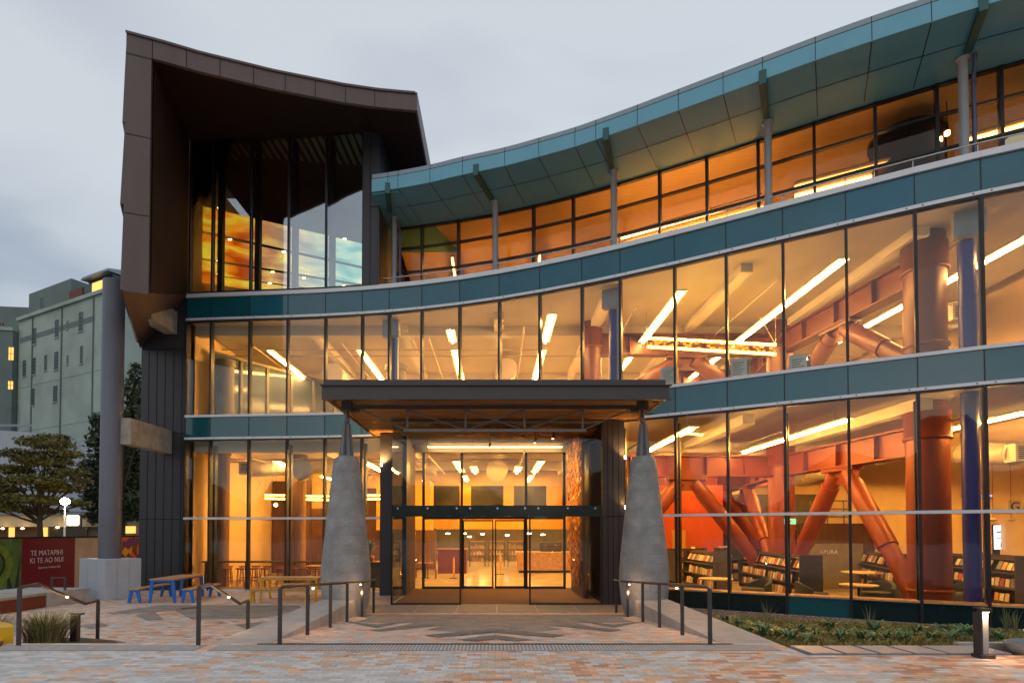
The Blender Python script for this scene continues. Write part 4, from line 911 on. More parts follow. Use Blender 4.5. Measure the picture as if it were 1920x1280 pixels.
for px, py in ((1762, 262), (1683, 328), (1776, 250)):
    p = atz(px, py, 13.4); t = thing('spotlight', 'small warm spotlight ' + {1762: 'high in the top storey near the right roof post', 1683: 'low in the top storey above the white band', 1776: 'nearest the right roof post in the top storey'}[px], 'spotlight', p)
    P(MB().lathe([(.02, -.08), (.07, -.05), (.07, .05), (.02, .08)], (0, 0, 0), 12), 'lamp', 'bulb', t); P(MB().tube([(0, 0, .08), (0, 0, .9)], .012, 6), 'stem', 'frame', t)
# dark round drum in the top storey
t = thing('ventilation_drum', 'dark round drum under the top storey ceiling at the right', 'duct', (hit(1712, 3.3).x, hit(1712, 3.3).y, 11.4))
P(MB().lathe([(.95, 0), (.95, 2.6)], (0, 0, 0), 36), 'drum', 'brown_in', t); P(MB().lathe([(1.0, 2.5), (1.0, 2.62)], (0, 0, 0), 36), 'rim', 'frame', t)

# ---------------------------------------------------------------- ducts
def duct(a, b, r, label, grille=True):
    a, b = Vector(a), Vector(b); c = (a + b) / 2; t = thing('air_duct', label, 'air duct', c); a -= c; b -= c; d = (b - a).normalized()
    P(MB().tube([a, b], r, 24), 'duct_body', 'duct', t); mb = MB()
    for i in range(int((b - a).length / .9) + 1): p = a + d * (.1 + i * .9); mb.tube([p, p + d * .05], r + .02, 24)
    P(mb, 'duct_ribs', 'duct', t)
    if grille:
        e_ = a - d * .02; P(MB().box(e_.x - .28, e_.y - .28, e_.z - .26, e_.x + .28, e_.y + .1, e_.z + .26), 'outlet_box', 'duct', t)
        g = MB(); 
        for i in range(7): g.box(e_.x - .2, e_.y - .29, e_.z - .18 + i * .055, e_.x + .2, e_.y - .281, e_.z - .15 + i * .055)
        P(g, 'grille', 'frame', t)
duct(atY(466, 878, 25), atY(660, 876, 26), .36, 'pale round air duct across the cafe ceiling, square outlet at its left end')
duct(atY(1650, 852, 20), atY(1500, 900, 33), .34, 'pale round air duct running back above the bookshelves, behind the slanting braces')
duct(atY(1905, 850, 17), atY(1800, 850, 19), .34, 'ribbed round air duct at the right edge, ground storey')
duct(atY(1790, 590, 19), atY(1700, 640, 27), .42, 'large pale air duct behind the tall red column, middle storey')
duct(atY(566, 880, 23.6), atY(566, 885, 24.9), .40, 'pale round duct end facing the cafe window', False)
duct(atY(932, 882, 27.5), atY(932, 880, 30), .5, 'grey air unit hanging above the inner doors', False)
duct(atY(622, 700, 25), atY(680, 745, 32), .45, 'pale round duct sloping away behind the canopy, middle storey', False)
duct(atY(950, 690, 25), atY(945, 730, 32), .45, 'pale round duct in the centre of the middle storey', False)

# ---------------------------------------------------------------- library furniture
def tab_round(name, label, x, y, r, h, m='yellow', group=None):
    t = thing(name, label, 'table', (x, y, .02), group=group)
    P(MB().lathe([(r - .01, h - .035), (r, h - .02), (r, h)], (0, 0, 0), 32), 'table_top', 'wood' if m == 'wood' else 'cream', t)
    P(MB().lathe([(.035, .02), (.035, h - .035)], (0, 0, 0), 12), 'leg', 'frame', t); P(MB().lathe([(.24, 0), (.22, .02)], (0, 0, 0), 24), 'base', 'frame', t)
tab_round('round_table', 'pale round table behind the first window right of the stone column', 7.05, 18.6, .52, .74)
tab_round('round_table', 'pale round table near the sill left of the leaning red braces foot', 10.55, 16.9, .5, .70)
tab_round('round_table', 'small pale round table farther back near the lettering wall', 14.2, 24.0, .42, .72)
tab_round('round_table', 'wide pale round table under the lowest end of the red brace', 13.1, 20.6, .75, .80)
def tub(label, x, y, rz, m='seat'):
    t = thing('tub_chair', label, 'armchair', (x, y, .02), rz, 'low upholstered chairs behind the right windows')
    P(MB().lathe([(.36, .15), (.40, .2), (.40, .42), (.36, .45)], (0, 0, 0), 28), 'seat', m, t)
    mb = MB(); n_ = 20
    for i in range(n_):
        a0 = math.pi * (.05 + .9 * i / n_) ; a1 = math.pi * (.05 + .9 * (i + 1) / n_)
        h0 = .52 + .24 * math.sin(a0); h1 = .52 + .24 * math.sin(a1)
        p = [(.40 * math.cos(a0), .40 * math.sin(a0)), (.40 * math.cos(a1), .40 * math.sin(a1)), (.50 * math.cos(a1), .50 * math.sin(a1)), (.50 * math.cos(a0), .50 * math.sin(a0))]
        mb.hexa([(*p[0], .16), (*p[1], .16), (*p[2], .16), (*p[3], .16), (*p[0], h0), (*p[1], h1), (*p[2], h1), (*p[3], h0)])
    P(mb, 'backrest', m, t); P(MB().lathe([(.26, 0), (.26, .03), (.05, .05), (.05, .16)], (0, 0, 0), 20), 'base', 'frame', t)
tub('dark tub chair left of the round table by the stone column', 5.9, 18.9, R(100)); tub('dark tub chair right of the first round table', 8.2, 18.4, R(-80))
tub('dark tub chair between the second bookshelf and the pale table', 9.4, 17.2, R(70)); tub('blue grey tub chair at the foot of the red column', 11.3, 17.3, R(-60)); tub('dark tub chair beside the deep blue column', 13.6, 17.2, R(-90))
MAG = []
def magazine(n_):
    t = MB().box(-.1, -.008, 0, .1, .008, .27)
    o = P(t, 'magazine', 'books', None); return o
mag0 = None; used_first = False
magmats = [mat('magazine_cover', c, .45, var=.35, scale=14) for c in ((.75, .62, .42), (.55, .16, .08), (.8, .72, .55), (.2, .24, .3), (.7, .42, .12), (.85, .8, .7))]
magmesh = []
for mm in magmats:
    o = MB().box(-.1, -.008, 0, .1, .008, .27).build('magazine', mm); magmesh.append(o)
magcount = 0
def put_mag(p, rz, tilt, sc):
    global magcount
    k = magcount % 6
    src = magmesh[k]
    o = src if magcount < 6 else src.copy()
    if magcount >= 6: COL.objects.link(o)
    o.location = p; o.rotation_euler = (tilt, 0, rz); o.scale = (sc, 1, sc * random.uniform(.85, 1.08))
    tag(o, 'small magazine propped face out on a charcoal library shelf', 'magazine', 'magazines on the library shelves'); magcount += 1
def shelf(a, b, label, rows=3, h=1.52, mags=True, dens=.26):
    A_, B_ = Vector((*a, 0)), Vector((*b, 0)); d = (B_ - A_).normalized(); Ln = (B_ - A_).length; n_ = Vector((-d.y, d.x, 0))
    if n_.x > 0: n_ = -n_              # visible long face looks left
    t = thing('library_shelf', label, 'bookshelf', tuple(Vector((A_.x, A_.y, .02))), group='charcoal library shelves'); o0 = Vector((A_.x, A_.y, 0))
    for q, nm in ((A_, 'end_panel'), (B_, 'end_panel')):
        q = q - o0; P(MB().slab(q - d * .025, q + d * .025, 0, h, -.33, .33, n_), nm, 'shelf', t)
    P(MB().slab(A_ - o0 + d * .03, B_ - o0 - d * .03, .05, h - .05, -.03, .03, n_), 'back_panel', 'shelf', t)
    for z in (.12, .55, .98, 1.38): P(MB().slab(A_ - o0 + d * .03, B_ - o0 - d * .03, z, z + .025, .03, .32 if z < 1.3 else .16, n_), 'shelf_board', 'shelf', t)
    P(MB().slab(A_ - o0 + d * .1, A_ - o0 + d * .5, h, h + .07, .0, .03, n_), 'top_sign', 'paper', t)
    rz = math.atan2(d.y, d.x)
    if (Vector((0, -1, 0))).dot(n_) < 0 or True:
        m_ = int(Ln / dens)
        for r_, (z, off) in enumerate(((1.10, .2), (.60, .24), (.17, .26))):
            for i in range(m_):
                if random.random() < .12: continue
                p = A_ + d * (.15 + (i + .5) * (Ln - .3) / m_) + n_ * off; put_mag((p.x, p.y, z + .02), rz if n_.dot(Vector((math.sin(rz), -math.cos(rz), 0))) > 0 else rz + math.pi, R(-24) if r_ == 0 else R(-8), .95)
shelf((8.15, 24.2), (8.2, 21.0), 'short dark shelf of magazines left of the big sloping brace')
shelf((10.4, 24), (9.55, 17.6), 'long dark shelf of magazines in the middle of the right windows')
shelf((14.9, 24), (13.1, 18.6), 'dark shelf of magazines between the leaning braces and the red column')
shelf((16.3, 21.5), (15.2, 16.6), 'dark shelf behind the deep blue column')
shelf((6.4, 24), (6.45, 21.3), 'dark shelf end just right of the stone column')
shelf((9.7, 25.5), (12.6, 25.2), 'dark shelf of magazines crosswise behind the middle shelf')
shelf((7.0, 25.8), (9.2, 25.6), 'dark shelf of magazines crosswise before the orange wall')
shelf((16.9, 20.5), (16.3, 15.8), 'dark shelf at the far right edge')
# lettering panel
t = thing('wayfinding_wall', 'grey partition with silver word beside the bookshelves', 'partition', (13.1, 22.6, .02))
P(MB().box(-1.0, 0, 0, 1.2, .1, 1.75), 'panel', 'greywall', t)
text('APURA', .22, Matrix.Translation((-.15, -.02, 1.42)) @ Matrix.Rotation(R(90), 4, 'X'), M_['white'], t)
def exit_sign(px, py, Y, label):
    p = atY(px, py, Y); t = thing('exit_sign', label, 'sign', p)
    P(MB().box(-.2, 0, -.1, .2, .05, .1), 'sign_box', 'exit', t); P(MB().box(-.04, -.01, -.06, .04, 0, .06).box(.07, -.01, -.015, .15, 0, .015), 'running_figure', 'paper', t); P(MB().box(-.01, .02, .1, .01, .03, .6), 'hanger', 'frame', t)
exit_sign(1482, 977, 21.0, 'green exit sign before the red column in the middle bay'); exit_sign(1794, 993, 28, 'green exit sign far inside between red and blue columns')
t = thing('wayfinding_sign', 'yellow hanging sign with the letter G at the right edge', 'sign', atY(1903, 950, 19)); P(MB().box(-.22, 0, -.22, .22, .04, .22), 'sign_box', 'cream', t)
text('G', .42, Matrix.Translation((0, -.02, 0)) @ Matrix.Rotation(R(90), 4, 'X'), M_['ink'], t, 'letter')
t = thing('wayfinding_sign', 'glowing letter G low in the leftmost cafe window', 'sign', atY(365, 981, 24)); P(MB().box(-.2, .02, -.2, .2, .05, .2), 'sign_board', 'greywall', t); text('G', .36, Matrix.Rotation(R(90), 4, 'X'), M_['bulb'], t, 'letter')
t = thing('display_screen', 'tall glowing screen behind the rightmost shelf', 'screen', atY(1877, 1028, 20)); P(MB().box(-.2, 0, -.02, .2, .05, .80), 'screen', 'screen', t); P(MB().box(-.23, .05, -.5, .23, .09, .83), 'stand', 'frame', t)
P(MB().box(-.15, -.01, .55, .1, 0, .6).box(-.15, -.01, .35, .12, 0, .38).box(-.02, -.01, .05, .17, 0, .2), 'screen_text', 'bluep', t)
t = thing('light_strip', 'thin blue light strip seen across the deep blue column', 'light', atY(1836, 929, 15.8)); 
P(MB().box(-.45, 0, -.02, .35, .03, .02), 'strip', mat('blue_led', (.2, .3, 1), .4, emit=(.12, .25, 1), es=2.5), t); P(MB().box(-.45, .03, -.03, .35, .05, .03), 'housing', 'frame', t)
for px, py in ((1896, 974), (1862, 974)):
    p = atY(px, py, 18.5); t = thing('pendant_lamp', 'small pale pendant lamp above the screen, ' + ('right' if px > 1880 else 'left') + ' one', 'pendant lamp', p)
    P(MB().lathe([(.02, .06), (.1, .03), (.1, -.02), (.02, -.06)], (0, 0, 0), 16), 'shade', 'cream', t); P(MB().tube([(0, 0, .05), (0, 0, 1.9)], .006, 5), 'cord', 'frame', t)
# notices in the middle storey windows
for px, py, w in ((1254, 706, 'beside the canopy corner'), (1388, 691, 'under the golden tube light'), (1500, 685, 'right of the far red column')):
    p = hit(px, .3); z = atY(px, py, p.y).z; nv = nrm(p.x); tv = Vector((nv.y, -nv.x, 0))
    t = thing('window_notice', f'white printed notice in the middle storey window {w}', 'notice', (p.x, p.y, z))
    P(MB().slab(tv * -.22, tv * .22, -.30, .30, 0, .02, nv), 'sheet', 'paper', t); P(MB().slab(tv * .23, tv * .30, -.26, .24, 0, .12, nv), 'stand', 'greywall', t)
    mb = MB()
    for i in range(6): mb.slab(tv * -.15, tv * (.15 - .05 * (i % 3)), .16 - i * .065, .175 - i * .065, -.004, 0, nv)
    P(mb, 'print_lines', 'ink', t)

# cafe behind the left windows
t = thing('window_counter', 'long dark standing counter inside the cafe windows', 'counter', (-9.2, 22.9, .02))
P(MB().box(-2.3, -.1, 1.0, 2.6, .25, 1.06), 'counter_top', 'shelf', t)
for x in (-2.2, -.6, 1.0, 2.5): P(MB().box(x - .03, 0, 0, x + .03, .1, 1.0), 'leg', 'frame', t)
def stool0(x, y):
    t = thing('bar_stool', 'maroon bar stool among the row inside the cafe windows', 'bar stool', (x, y, .02), group='maroon bar stools in the cafe')
    P(MB().lathe([(.16, .70), (.19, .72), (.19, .745), (.15, .75)], (0, 0, 0), 20), 'seat', 'maroon', t)
    for a in range(4):
        an = R(45 + 90 * a); P(MB().tube([(.12 * math.cos(an), .12 * math.sin(an), .71), (.20 * math.cos(an), .20 * math.sin(an), 0)], .014, 6), 'leg', 'maroon', t)
    P(MB().tube([(.175 * math.cos(R(45 + 90 * k)), .175 * math.sin(R(45 + 90 * k)), .25) for k in range(5)], .010, 6), 'footrest', 'maroon', t); return t
s0 = None
for i in range(15):
    x, y = -11.3 + (i % 9) * .52 + random.uniform(-.06, .06), 23.5 + (i // 9) * 1.4 + random.uniform(-.1, .1)
    s0 = stool0(x, y) if i == 0 else dup(s0, (x, y, .02), random.uniform(0, 1.5)) and s0
def chair0(x, y, label, rz=0):
    t = thing('dining_chair', label, 'chair', (x, y, .02), rz, 'maroon chairs in the cafe')
    P(MB().box(-.21, -.21, .43, .21, .21, .46), 'seat', 'maroon', t); P(MB().box(-.2, .19, .62, .2, .22, .84), 'backrest', 'maroon', t)
    for sx_ in (-.19, .19):
        P(MB().tube([(sx_, -.19, 0), (sx_, -.18, .43)], .015, 6), 'leg', 'maroon', t); P(MB().tube([(sx_, .19, 0), (sx_, .2, .84)], .015, 6), 'leg', 'maroon', t)
    return t
ch = chair0(-7.2, 24.6, 'maroon chair at the cafe tables, seen above the yellow picnic table'); 
for i, (x, y) in enumerate(((-6.6, 24.9), (-6.0, 24.3), (-5.5, 25.0), (-8.0, 26.0), (-7.3, 26.3))): dup(ch, (x, y, .02), R(40 * i), 'maroon chair at the cafe tables, seen above the yellow picnic table')
dup(ch, (-2.95, 27.2, .02), R(90), 'maroon chair seen through the left porch pane, beside the yellow stanchion'); dup(ch, (-3.6, 28.0, .02), R(-80), 'maroon chair partly hidden at the left door frame', )
for i, (x, y) in enumerate(((-6.5, 24.0), (-7.8, 25.3), (-3.3, 27.6))):
    t = thing('cafe_table', ['timber cafe table behind the yellow picnic set', 'timber cafe table deeper in the cafe', 'timber cafe table beside the chairs left of the inner doors'][i], 'table', (x, y, .02)); P(MB().box(-.35, -.35, .71, .35, .35, .74), 'table_top', 'wood', t)
    P(MB().lathe([(.03, 0), (.03, .71)], (0, 0, 0), 10), 'leg', 'frame', t); P(MB().lathe([(.22, 0), (.22, .02)], (0, 0, 0), 20), 'base', 'frame', t)
# lamps and small lit things deep inside
for i, (px, py, Y, nm) in enumerate(((450, 987, 29, 'above the stools, left'), (517, 946, 26, 'bright in the cafe centre'), (562, 915, 28, 'high right of the cafe'), (435, 985, 31, 'deep in the cafe, left'))):
    t = thing('pendant_lamp', 'glowing pendant bulb ' + nm, 'pendant lamp', atY(px, py, Y)); P(MB().lathe([(.01, -.09), (.08, -.04), (.08, .04), (.01, .09)], (0, 0, 0), 14), 'bulb', 'bulb', t); P(MB().tube([(0, 0, .08), (0, 0, 1.6)], .008, 5), 'cord', 'frame', t)
# foyer: kiosk, desk, stanchions, shop shelving
for i, x in enumerate((-4.5, -.8, 2.9, 6.6)): led(x, 35.2, 41, 3.0, f'added linear light under the low ceiling at the back of the foyer, {["leftmost","second from left","third from left","rightmost"][i]}', group='added lights under the low foyer ceiling', m='tube', drop=.2)  # added tubes that brighten the deep foyer, not known fixtures
led(-.9, 24.2, 26.6, 4.9, 'linear light over the foyer just inside the sliding doors, left', m='tube_g'); led(1.0, 24.2, 26.6, 4.9, 'linear light over the foyer just inside the sliding doors, right', m='tube_g')
t = thing('service_kiosk', 'purple service kiosk left of the inner sliding doors', 'kiosk', (-2.3, 31, .02)); P(MB().box(-.7, -.4, 0, .8, .4, 1.25), 'body', mat('plum_paint', (.13, .03, .06), .5), t); P(MB().box(-.75, -.45, 1.25, .85, .45, 1.3), 'counter_top', 'wood', t)
t = thing('service_desk', 'timber reception desk right of the inner sliding doors', 'reception desk', (2.7, 31.5, .02)); P(MB().box(-1.5, -.4, .12, 1.6, .4, 1.08), 'front', 'wood', t); P(MB().box(-1.55, -.45, 1.08, 1.65, .45, 1.12), 'desk_top', 'cream', t); P(MB().box(-1.4, -.3, 0, 1.5, .3, .12), 'plinth', 'black', t)
t = thing('coffee_machine', 'dark coffee machine on the reception desk', 'coffee machine', (3.0, 31.5, 1.14)); P(MB().box(-.6, -.25, .08, .6, .25, .5).box(-.55, -.2, 0, .55, .2, .08), 'body', 'shelf', t, .03)
P(MB().box(-.5, -.27, .32, .5, -.25, .38), 'trim', 'stain', t)
for i, (x, y) in enumerate(((-1.95, 27.6), (.02 + .25, 30))):
    t = thing('stanchion', ['yellow stanchion post left of the inner doors', 'yellow stanchion post between the inner door leaves'][i], 'stanchion', (x, y, .02)); P(MB().lathe([(.05, .03), (.045, .9), (.02, 1.0)], (0, 0, 0), 14), 'post', 'yellow', t); P(MB().lathe([(.2, 0), (.19, .03)], (0, 0, 0), 24), 'base', 'frame', t)
for i, x in enumerate((-1.1, .1, 1.3)):
    t = thing('shop_shelf', ['open shelving of small goods left of centre in the foyer', 'open shelving of small goods at the centre of the foyer', 'open shelving of small goods behind the desk'][i], 'shelf', (x, 36.5, .02))
    P(MB().box(-.5, 0, 0, -.46, .4, 1.6).box(.46, 0, 0, .5, .4, 1.6), 'upright', 'shelf', t)
    for z in (.3, .7, 1.1, 1.55): P(MB().box(-.46, 0, z, .46, .4, z + .03), 'shelf_board', 'wood', t)
    mb = MB()
    for z in (.33, .73, 1.13):
        for k in range(9): 
            a = -.44 + k * .1; mb.box(a, .05, z, a + .07, .25, z + random.uniform(.12, .3))
    tag(P(mb, 'goods', 'books', t), kind='stuff')
for i, (px, py, Y) in enumerate(((870, 1000, 33), (880, 1006, 36), (992, 1000, 33), (1018, 1002, 36), (905, 1001, 37), (840, 1000, 35), (951, 1003, 38))):
    t = thing('ceiling_spot', f'bright round ceiling spot in the foyer, {["below the left door head","just right of the left door edge","at the right door edge","white one above the desk","above the shop shelves","above the purple kiosk","at the centre of the doors"][i]}', 'ceiling spot', atY(px, py, Y)); P(MB().lathe([(.10, -.02), (.12, .0), (.12, .04)], (0, 0, 0), 16), 'lamp', 'coolbulb', t); P(MB().tube([(0, 0, .04), (0, 0, .5)], .01, 5), 'stem', 'frame', t)
def palm(name, label, loc, h, n_, spread, m='grass', pot=.25, cat='plant'):
    t = thing(name, label, cat, loc)
    P(MB().lathe([(pot * .75, 0), (pot, pot * .4), (pot, pot * 1.3), (pot * .9, pot * 1.35)], (0, 0, 0), 20), 'pot', 'maroon', t)
    mb = MB(); blades(mb, n_, h, spread, z0=pot * 1.3, w=.03); P(mb, 'foliage', m, t)
def blades(mb, n_, h, spread, z0=0.0, w=.02, r0=.05, droop=.35, segs=4):
    for i in range(n_):
        an = random.uniform(0, 2 * math.pi); hh = h * random.uniform(.55, 1.05); sp = spread * random.uniform(.3, 1); ww = w * random.uniform(.6, 1.2)
        d = Vector((math.cos(an), math.sin(an), 0)); sd = Vector((-d.y, d.x, 0)); o_ = d * random.uniform(0, r0); vs = []
        for k in range(segs + 1):
            u = k / segs; p = o_ + d * sp * u * u + Vector((0, 0, z0 + hh * (u - droop * u * u * u))); q = ww * (1 - u) ** .6 * (1 if k < segs else 0)
            vs += [p - sd * q, p + sd * q]
        mb.add(vs, [(2 * k, 2 * k + 1, 2 * k + 3, 2 * k + 2) for k in range(segs)])
palm('potted_plant', 'leafy potted plant in the cafe right of the left stone column', (-5.0, 23.3, 1.05), 1.0, 70, .5, 'flax', .17, 'potted plant')
t = thing('plant_counter', 'dark counter carrying the potted plant beside the stone column', 'counter', (-5.0, 23.4, .02)); P(MB().box(-.6, -.3, .98, .6, .3, 1.03), 'counter_top', 'wood', t); P(MB().box(-.1, -.25, 0, .55, .25, .98), 'cabinet', 'shelf', t)
palm('potted_plant', 'spiky potted palm inside the cafe left of the stone column', (-6.6, 25.8, .02), 2.0, 60, .6, 'grass', .25, 'potted plant')
#PART5
# ---------------------------------------------------------------- round column and block at the left
t = thing('round_column', 'tall grey round column standing on a white block, open topped', 'column', (-13.1, 19.8, 1.34))
P(MB().lathe([(.335, 0), (.335, 9.5), (.30, 9.5), (.30, 9.2)], (0, 0, 0), 48), 'shaft', 'roundcol', t)
t = thing('column_block', 'white rendered block under the tall grey column', 'block')
C_, Lp, Rp = Vector((-12.72, 19.0)), Vector((-14.1, 19.75)), Vector((-12.05, 19.85)); Bp = Lp + Rp - C_
mb = MB().prism([tuple(C_), tuple(Rp), tuple(Bp), tuple(Lp)], 0, 1.34); P(mb, 'block', 'blueblock', t, .015)
mb = MB()
for k in (.33, .66):
    for a, b in ((C_, Lp), (C_, Rp)):
        p = a.lerp(b, k); d = (b - a).normalized(); nn_ = Vector((-d.y, d.x)) if Vector((-d.y, d.x)).y < 0 else Vector((d.y, -d.x)); mb.slab(p - d * .004, p + d * .004, .02, 1.33, 0, .003, Vector((nn_.x, nn_.y, 0)))
P(mb, 'block_joints', 'gutter', t); rebase(t, (-13.05, 19.8, 0))

# ---------------------------------------------------------------- hoarding with pictures and lettering
def hx(Y): return .17 * Y - 20.15
def hoard(name, label, Y0, Y1, m, cat='panel'):
    t = thing(name, label, cat, (hx((Y0 + Y1) / 2), (Y0 + Y1) / 2, 0), group=None); o_ = t.location
    P(MB().slab(Vector((hx(Y0), Y0, 0)) - o_, Vector((hx(Y1), Y1, 0)) - o_, .06, 2.0, 0, .04), 'board', m, t)
    P(MB().slab(Vector((hx(Y0), Y0, 0)) - o_, Vector((hx(Y1), Y1, 0)) - o_, 2.0, 2.06, -.02, .06).slab(Vector((hx(Y0), Y0, 0)) - o_, Vector((hx(Y1), Y1, 0)) - o_, 0, .06, -.02, .06), 'rail', 'black', t)
    return t
D = Vector((.17, 1, 0)).normalized(); ND = Vector((D.y, -D.x, 0))      # ND points towards the plaza
t = hoard('picture_hoarding', 'hoarding board with a curled green fern frond picture', 18.0, 20.5, 'ferngreen')
def curl(cy, cz, turns, r0, r1, w, m, name, up):
    mb = MB(); n_ = 90; prev = None
    for i in range(n_ + 1):
        u = i / n_; an = R(-75) + up * u * turns * 2 * math.pi; r_ = r0 + (r1 - r0) * u ** .8; ww = w * (1 - .7 * u)
        c = [(r_ + s * ww) for s in (-1, 1)]; pr = [ (cy + q * math.cos(an), cz + q * math.sin(an)) for q in c]
        if prev:
            for a_, b_, c2, d2 in ((prev[0], prev[1], pr[1], pr[0]),):
                mb.add([D * y + ND * .006 + Vector((0, 0, z)) for y, z in (a_, b_, c2, d2)] + [D * y + ND * -.0 + Vector((0, 0, z)) for y, z in (a_, b_, c2, d2)], [(0, 1, 2, 3)])
        prev = pr
    return P(mb, name, m, t)
curl(.15, 1.2, 1.9, .78, .05, .14, 'fernlight', 'frond', 1)
curl(.15, 1.2, 1.9, .60, .0, .05, 'ferndark', 'frond_shadow', 1)
mb = MB()
for i in range(40):
    an = R(-75) + i / 40 * 1.5 * math.pi * 2 * .66; p0 = (.15 + .66 * math.cos(an), 1.2 + .66 * math.sin(an)); p1 = (.15 + .5 * math.cos(an + .1), 1.2 + .5 * math.sin(an + .1)); 
    mb.add([D * y + ND * .010 + Vector((0, 0, z)) for y, z in ((p0[0] - .02, p0[1]), (p0[0] + .02, p0[1]), p1)], [(0, 1, 2)])
P(mb, 'frond_teeth', 'ferndark', t)
mb = MB()
for y0, z0, y1, z1, w in ((.9, .06, .75, 1.0, .12), (.2, .06, -.1, .7, .3), (1.1, .3, 1.2, 1.4, .06)):
    mb.add([D * y + ND * .004 + Vector((0, 0, z)) for y, z in ((y0 - w, z0), (y0 + w, z0), (y1, z1))], [(0, 1, 2)])
P(mb, 'leaf_shapes', 'ferndark', t)
t = hoard('sign_board', 'crimson hoarding board with silver lettering TE MATAPIHI KI TE AO NUI', 20.5, 22.6, 'signred', 'sign')
for s, z, sz in (('TE MATAPIHI', 1.46, .27), ('KI TE AO NUI', 1.19, .27), ('Open from 14 March 2026', .93, .10)):
    text(s, sz, wallM(D * (-.1 if sz > .2 else .0) + ND * .008 + Vector((0, 0, z)), D), M_['letters'], t, 'lettering', .003, sx=.78)
hoard('picture_hoarding', 'peach coloured hoarding board behind the white block', 22.6, 24.7, 'peach')
t = hoard('picture_hoarding', 'orange and purple flowery hoarding board seen right of the round column', 24.7, 27.2, 'orange')
mb = MB(); mb2 = MB(); mb3 = MB()
for i in range(96):
    y, z = random.uniform(-1.1, 1.1), random.uniform(.2, 1.9); q = random.choice((mb, mb2, mb3)); n_ = 7; rr = random.uniform(.09, .22)
    q.add([D * (y + rr * math.cos(k * 6.283 / n_) * random.uniform(.5, 1)) + ND * (.004 + .0001 * i) + Vector((0, 0, z + rr * math.sin(k * 6.283 / n_))) for k in range(n_)], [tuple(range(n_))])
M_['purple'] = mat('purple_ink', (.15, .03, .2), .6); PE(mb, 'flower', 'signred', t); PE(mb2, 'flower', 'purple', t); PE(mb3, 'flower', 'yellow', t)

# ---------------------------------------------------------------- low wall bench, arm rail, yellow seat
t = thing('wall_bench', 'long concrete wall bench with rust red front before the hoarding', 'bench')
P(MB().prism([(-13.5, 15.9), (-13.4, 17.4), (-15.6, 17.4), (-16.2, 15.9)], 0, .36), 'bench_block', 'rust', t)
P(MB().prism([(-13.45, 15.85), (-13.38, 17.4), (-15.6, 17.4), (-16.3, 15.85)], .365, .44), 'bench_top', 'conc_tan', t)
P(MB().prism([(-13.38, 17.42), (-13.1, 18.85), (-15.2, 18.95), (-15.6, 17.42)], 0, .44), 'bench_end', 'conc', t, .01)
mb = MB(); c = Vector((-13.75, 18.1, .44))
mb.box(c.x - .03, c.y - .02, .44, c.x + .03, c.y + .02, .80).box(c.x + .37, c.y - .02, .44, c.x + .43, c.y + .02, .80).box(c.x - .03, c.y - .025, .80, c.x + .43, c.y + .025, .84)
P(mb, 'arm_hoop', 'steel', t); rebase(t, (-14.4, 17.2, 0))
t = thing('yellow_seat', 'curved yellow seat at the left edge behind the stair rail', 'seat')
def arc(r0, r1, z0, z1, c, a0, a1, n_=10):
    mb = MB()
    for i in range(n_):
        u, v = R(a0 + (a1 - a0) * i / n_), R(a0 + (a1 - a0) * (i + 1) / n_); q = [(c[0] + r * math.cos(w), c[1] + r * math.sin(w)) for r, w in ((r0, u), (r0, v), (r1, v), (r1, u))]
        mb.hexa([(*p, z0) for p in q] + [(*p, z1) for p in q])
    return mb
P(arc(1.5, 2.0, .44, .74, (-9.35, 8.2), 38, 105), 'backrest', 'yelp', t); P(arc(1.15, 2.0, .44, .56, (-9.35, 8.0), 38, 105), 'seat', 'yelp', t); P(arc(1.15, 2.0, .44, .555, (-9.35, 8.0), 30, 37.9, 3), 'end_cap', 'rust', t); rebase(t, (-9, 9.6, .44))

# ---------------------------------------------------------------- hand rails
def rail(pts, posts, label, lamp=None):
    c = Vector((pts[0][0], pts[0][1], posts[0][2])); t = thing('hand_rail', label, 'hand rail', c)
    for x, y, z0, z1 in posts: P(MB().box(x - c.x - .032, y - c.y - .014, z0 - c.z, x - c.x + .032, y - c.y + .014, z1 - c.z), 'post', 'steel', t, .004)
    mb = MB(); pts = [Vector(p) - c for p in pts]
    mb.tube(pts, .028, 12); P(mb, 'rail', 'steel', t)
    for lamp in ([lamp] if not isinstance(lamp, list) else lamp):
        q = Vector(lamp) - c; P(MB().lathe([(.012, -.022), (.022, -.012), (.022, .0), (.012, .004)], q - Vector((0, 0, .03)), 12), 'rail_lamp', 'bulb', t)
        l_ = bpy.data.lights.new('rail_lamp', 'POINT'); l_.energy = 5; l_.color = (1, .55, .25); l_.shadow_soft_size = .03; lo = bpy.data.objects.new('rail_lamp_light', l_); COL.objects.link(lo); lo.parent = t; lo.location = q - Vector((0, 0, .25))
for s in (-1, 1):
    x = s * 3.37; ys = (9.15, 10.5, 11.95, 13.3, 14.8, 16.2)
    pz = [(x, y, ramp_z(y), ramp_z(y) + .88) for y in ys]
    rail([(x, 9.15, 1.36), (x, 9.25, 1.40)] + [(x, y, ramp_z(y) + .90) for y in ys[1:]] + [(x, 16.5, .9)], pz, 'dark six post hand rail on the ' + ('left' if s < 0 else 'right') + ' side of the ramp', lamp=[(x + s * .03, 14.75, ramp_z(14.8) + .87), (x + s * .03, 10.9, ramp_z(10.9) + .87)])
for x0, x1, nm in ((-7.42, -7.62, 'dark bent hand rail of the steps at the left edge'), (-4.62, -4.74, 'dark bent hand rail of the steps left of the ramp')):
    rail([(x0, 9.1, 1.40), (x0 - .03, 9.5, 1.42), (x1, 10.85, .93), (x1, 11.2, .95)], [(x0, 9.1, .5, 1.39), (x1, 11.2, .0, .94)], nm, lamp=((x0 + x1) / 2, 10.25, 1.16))
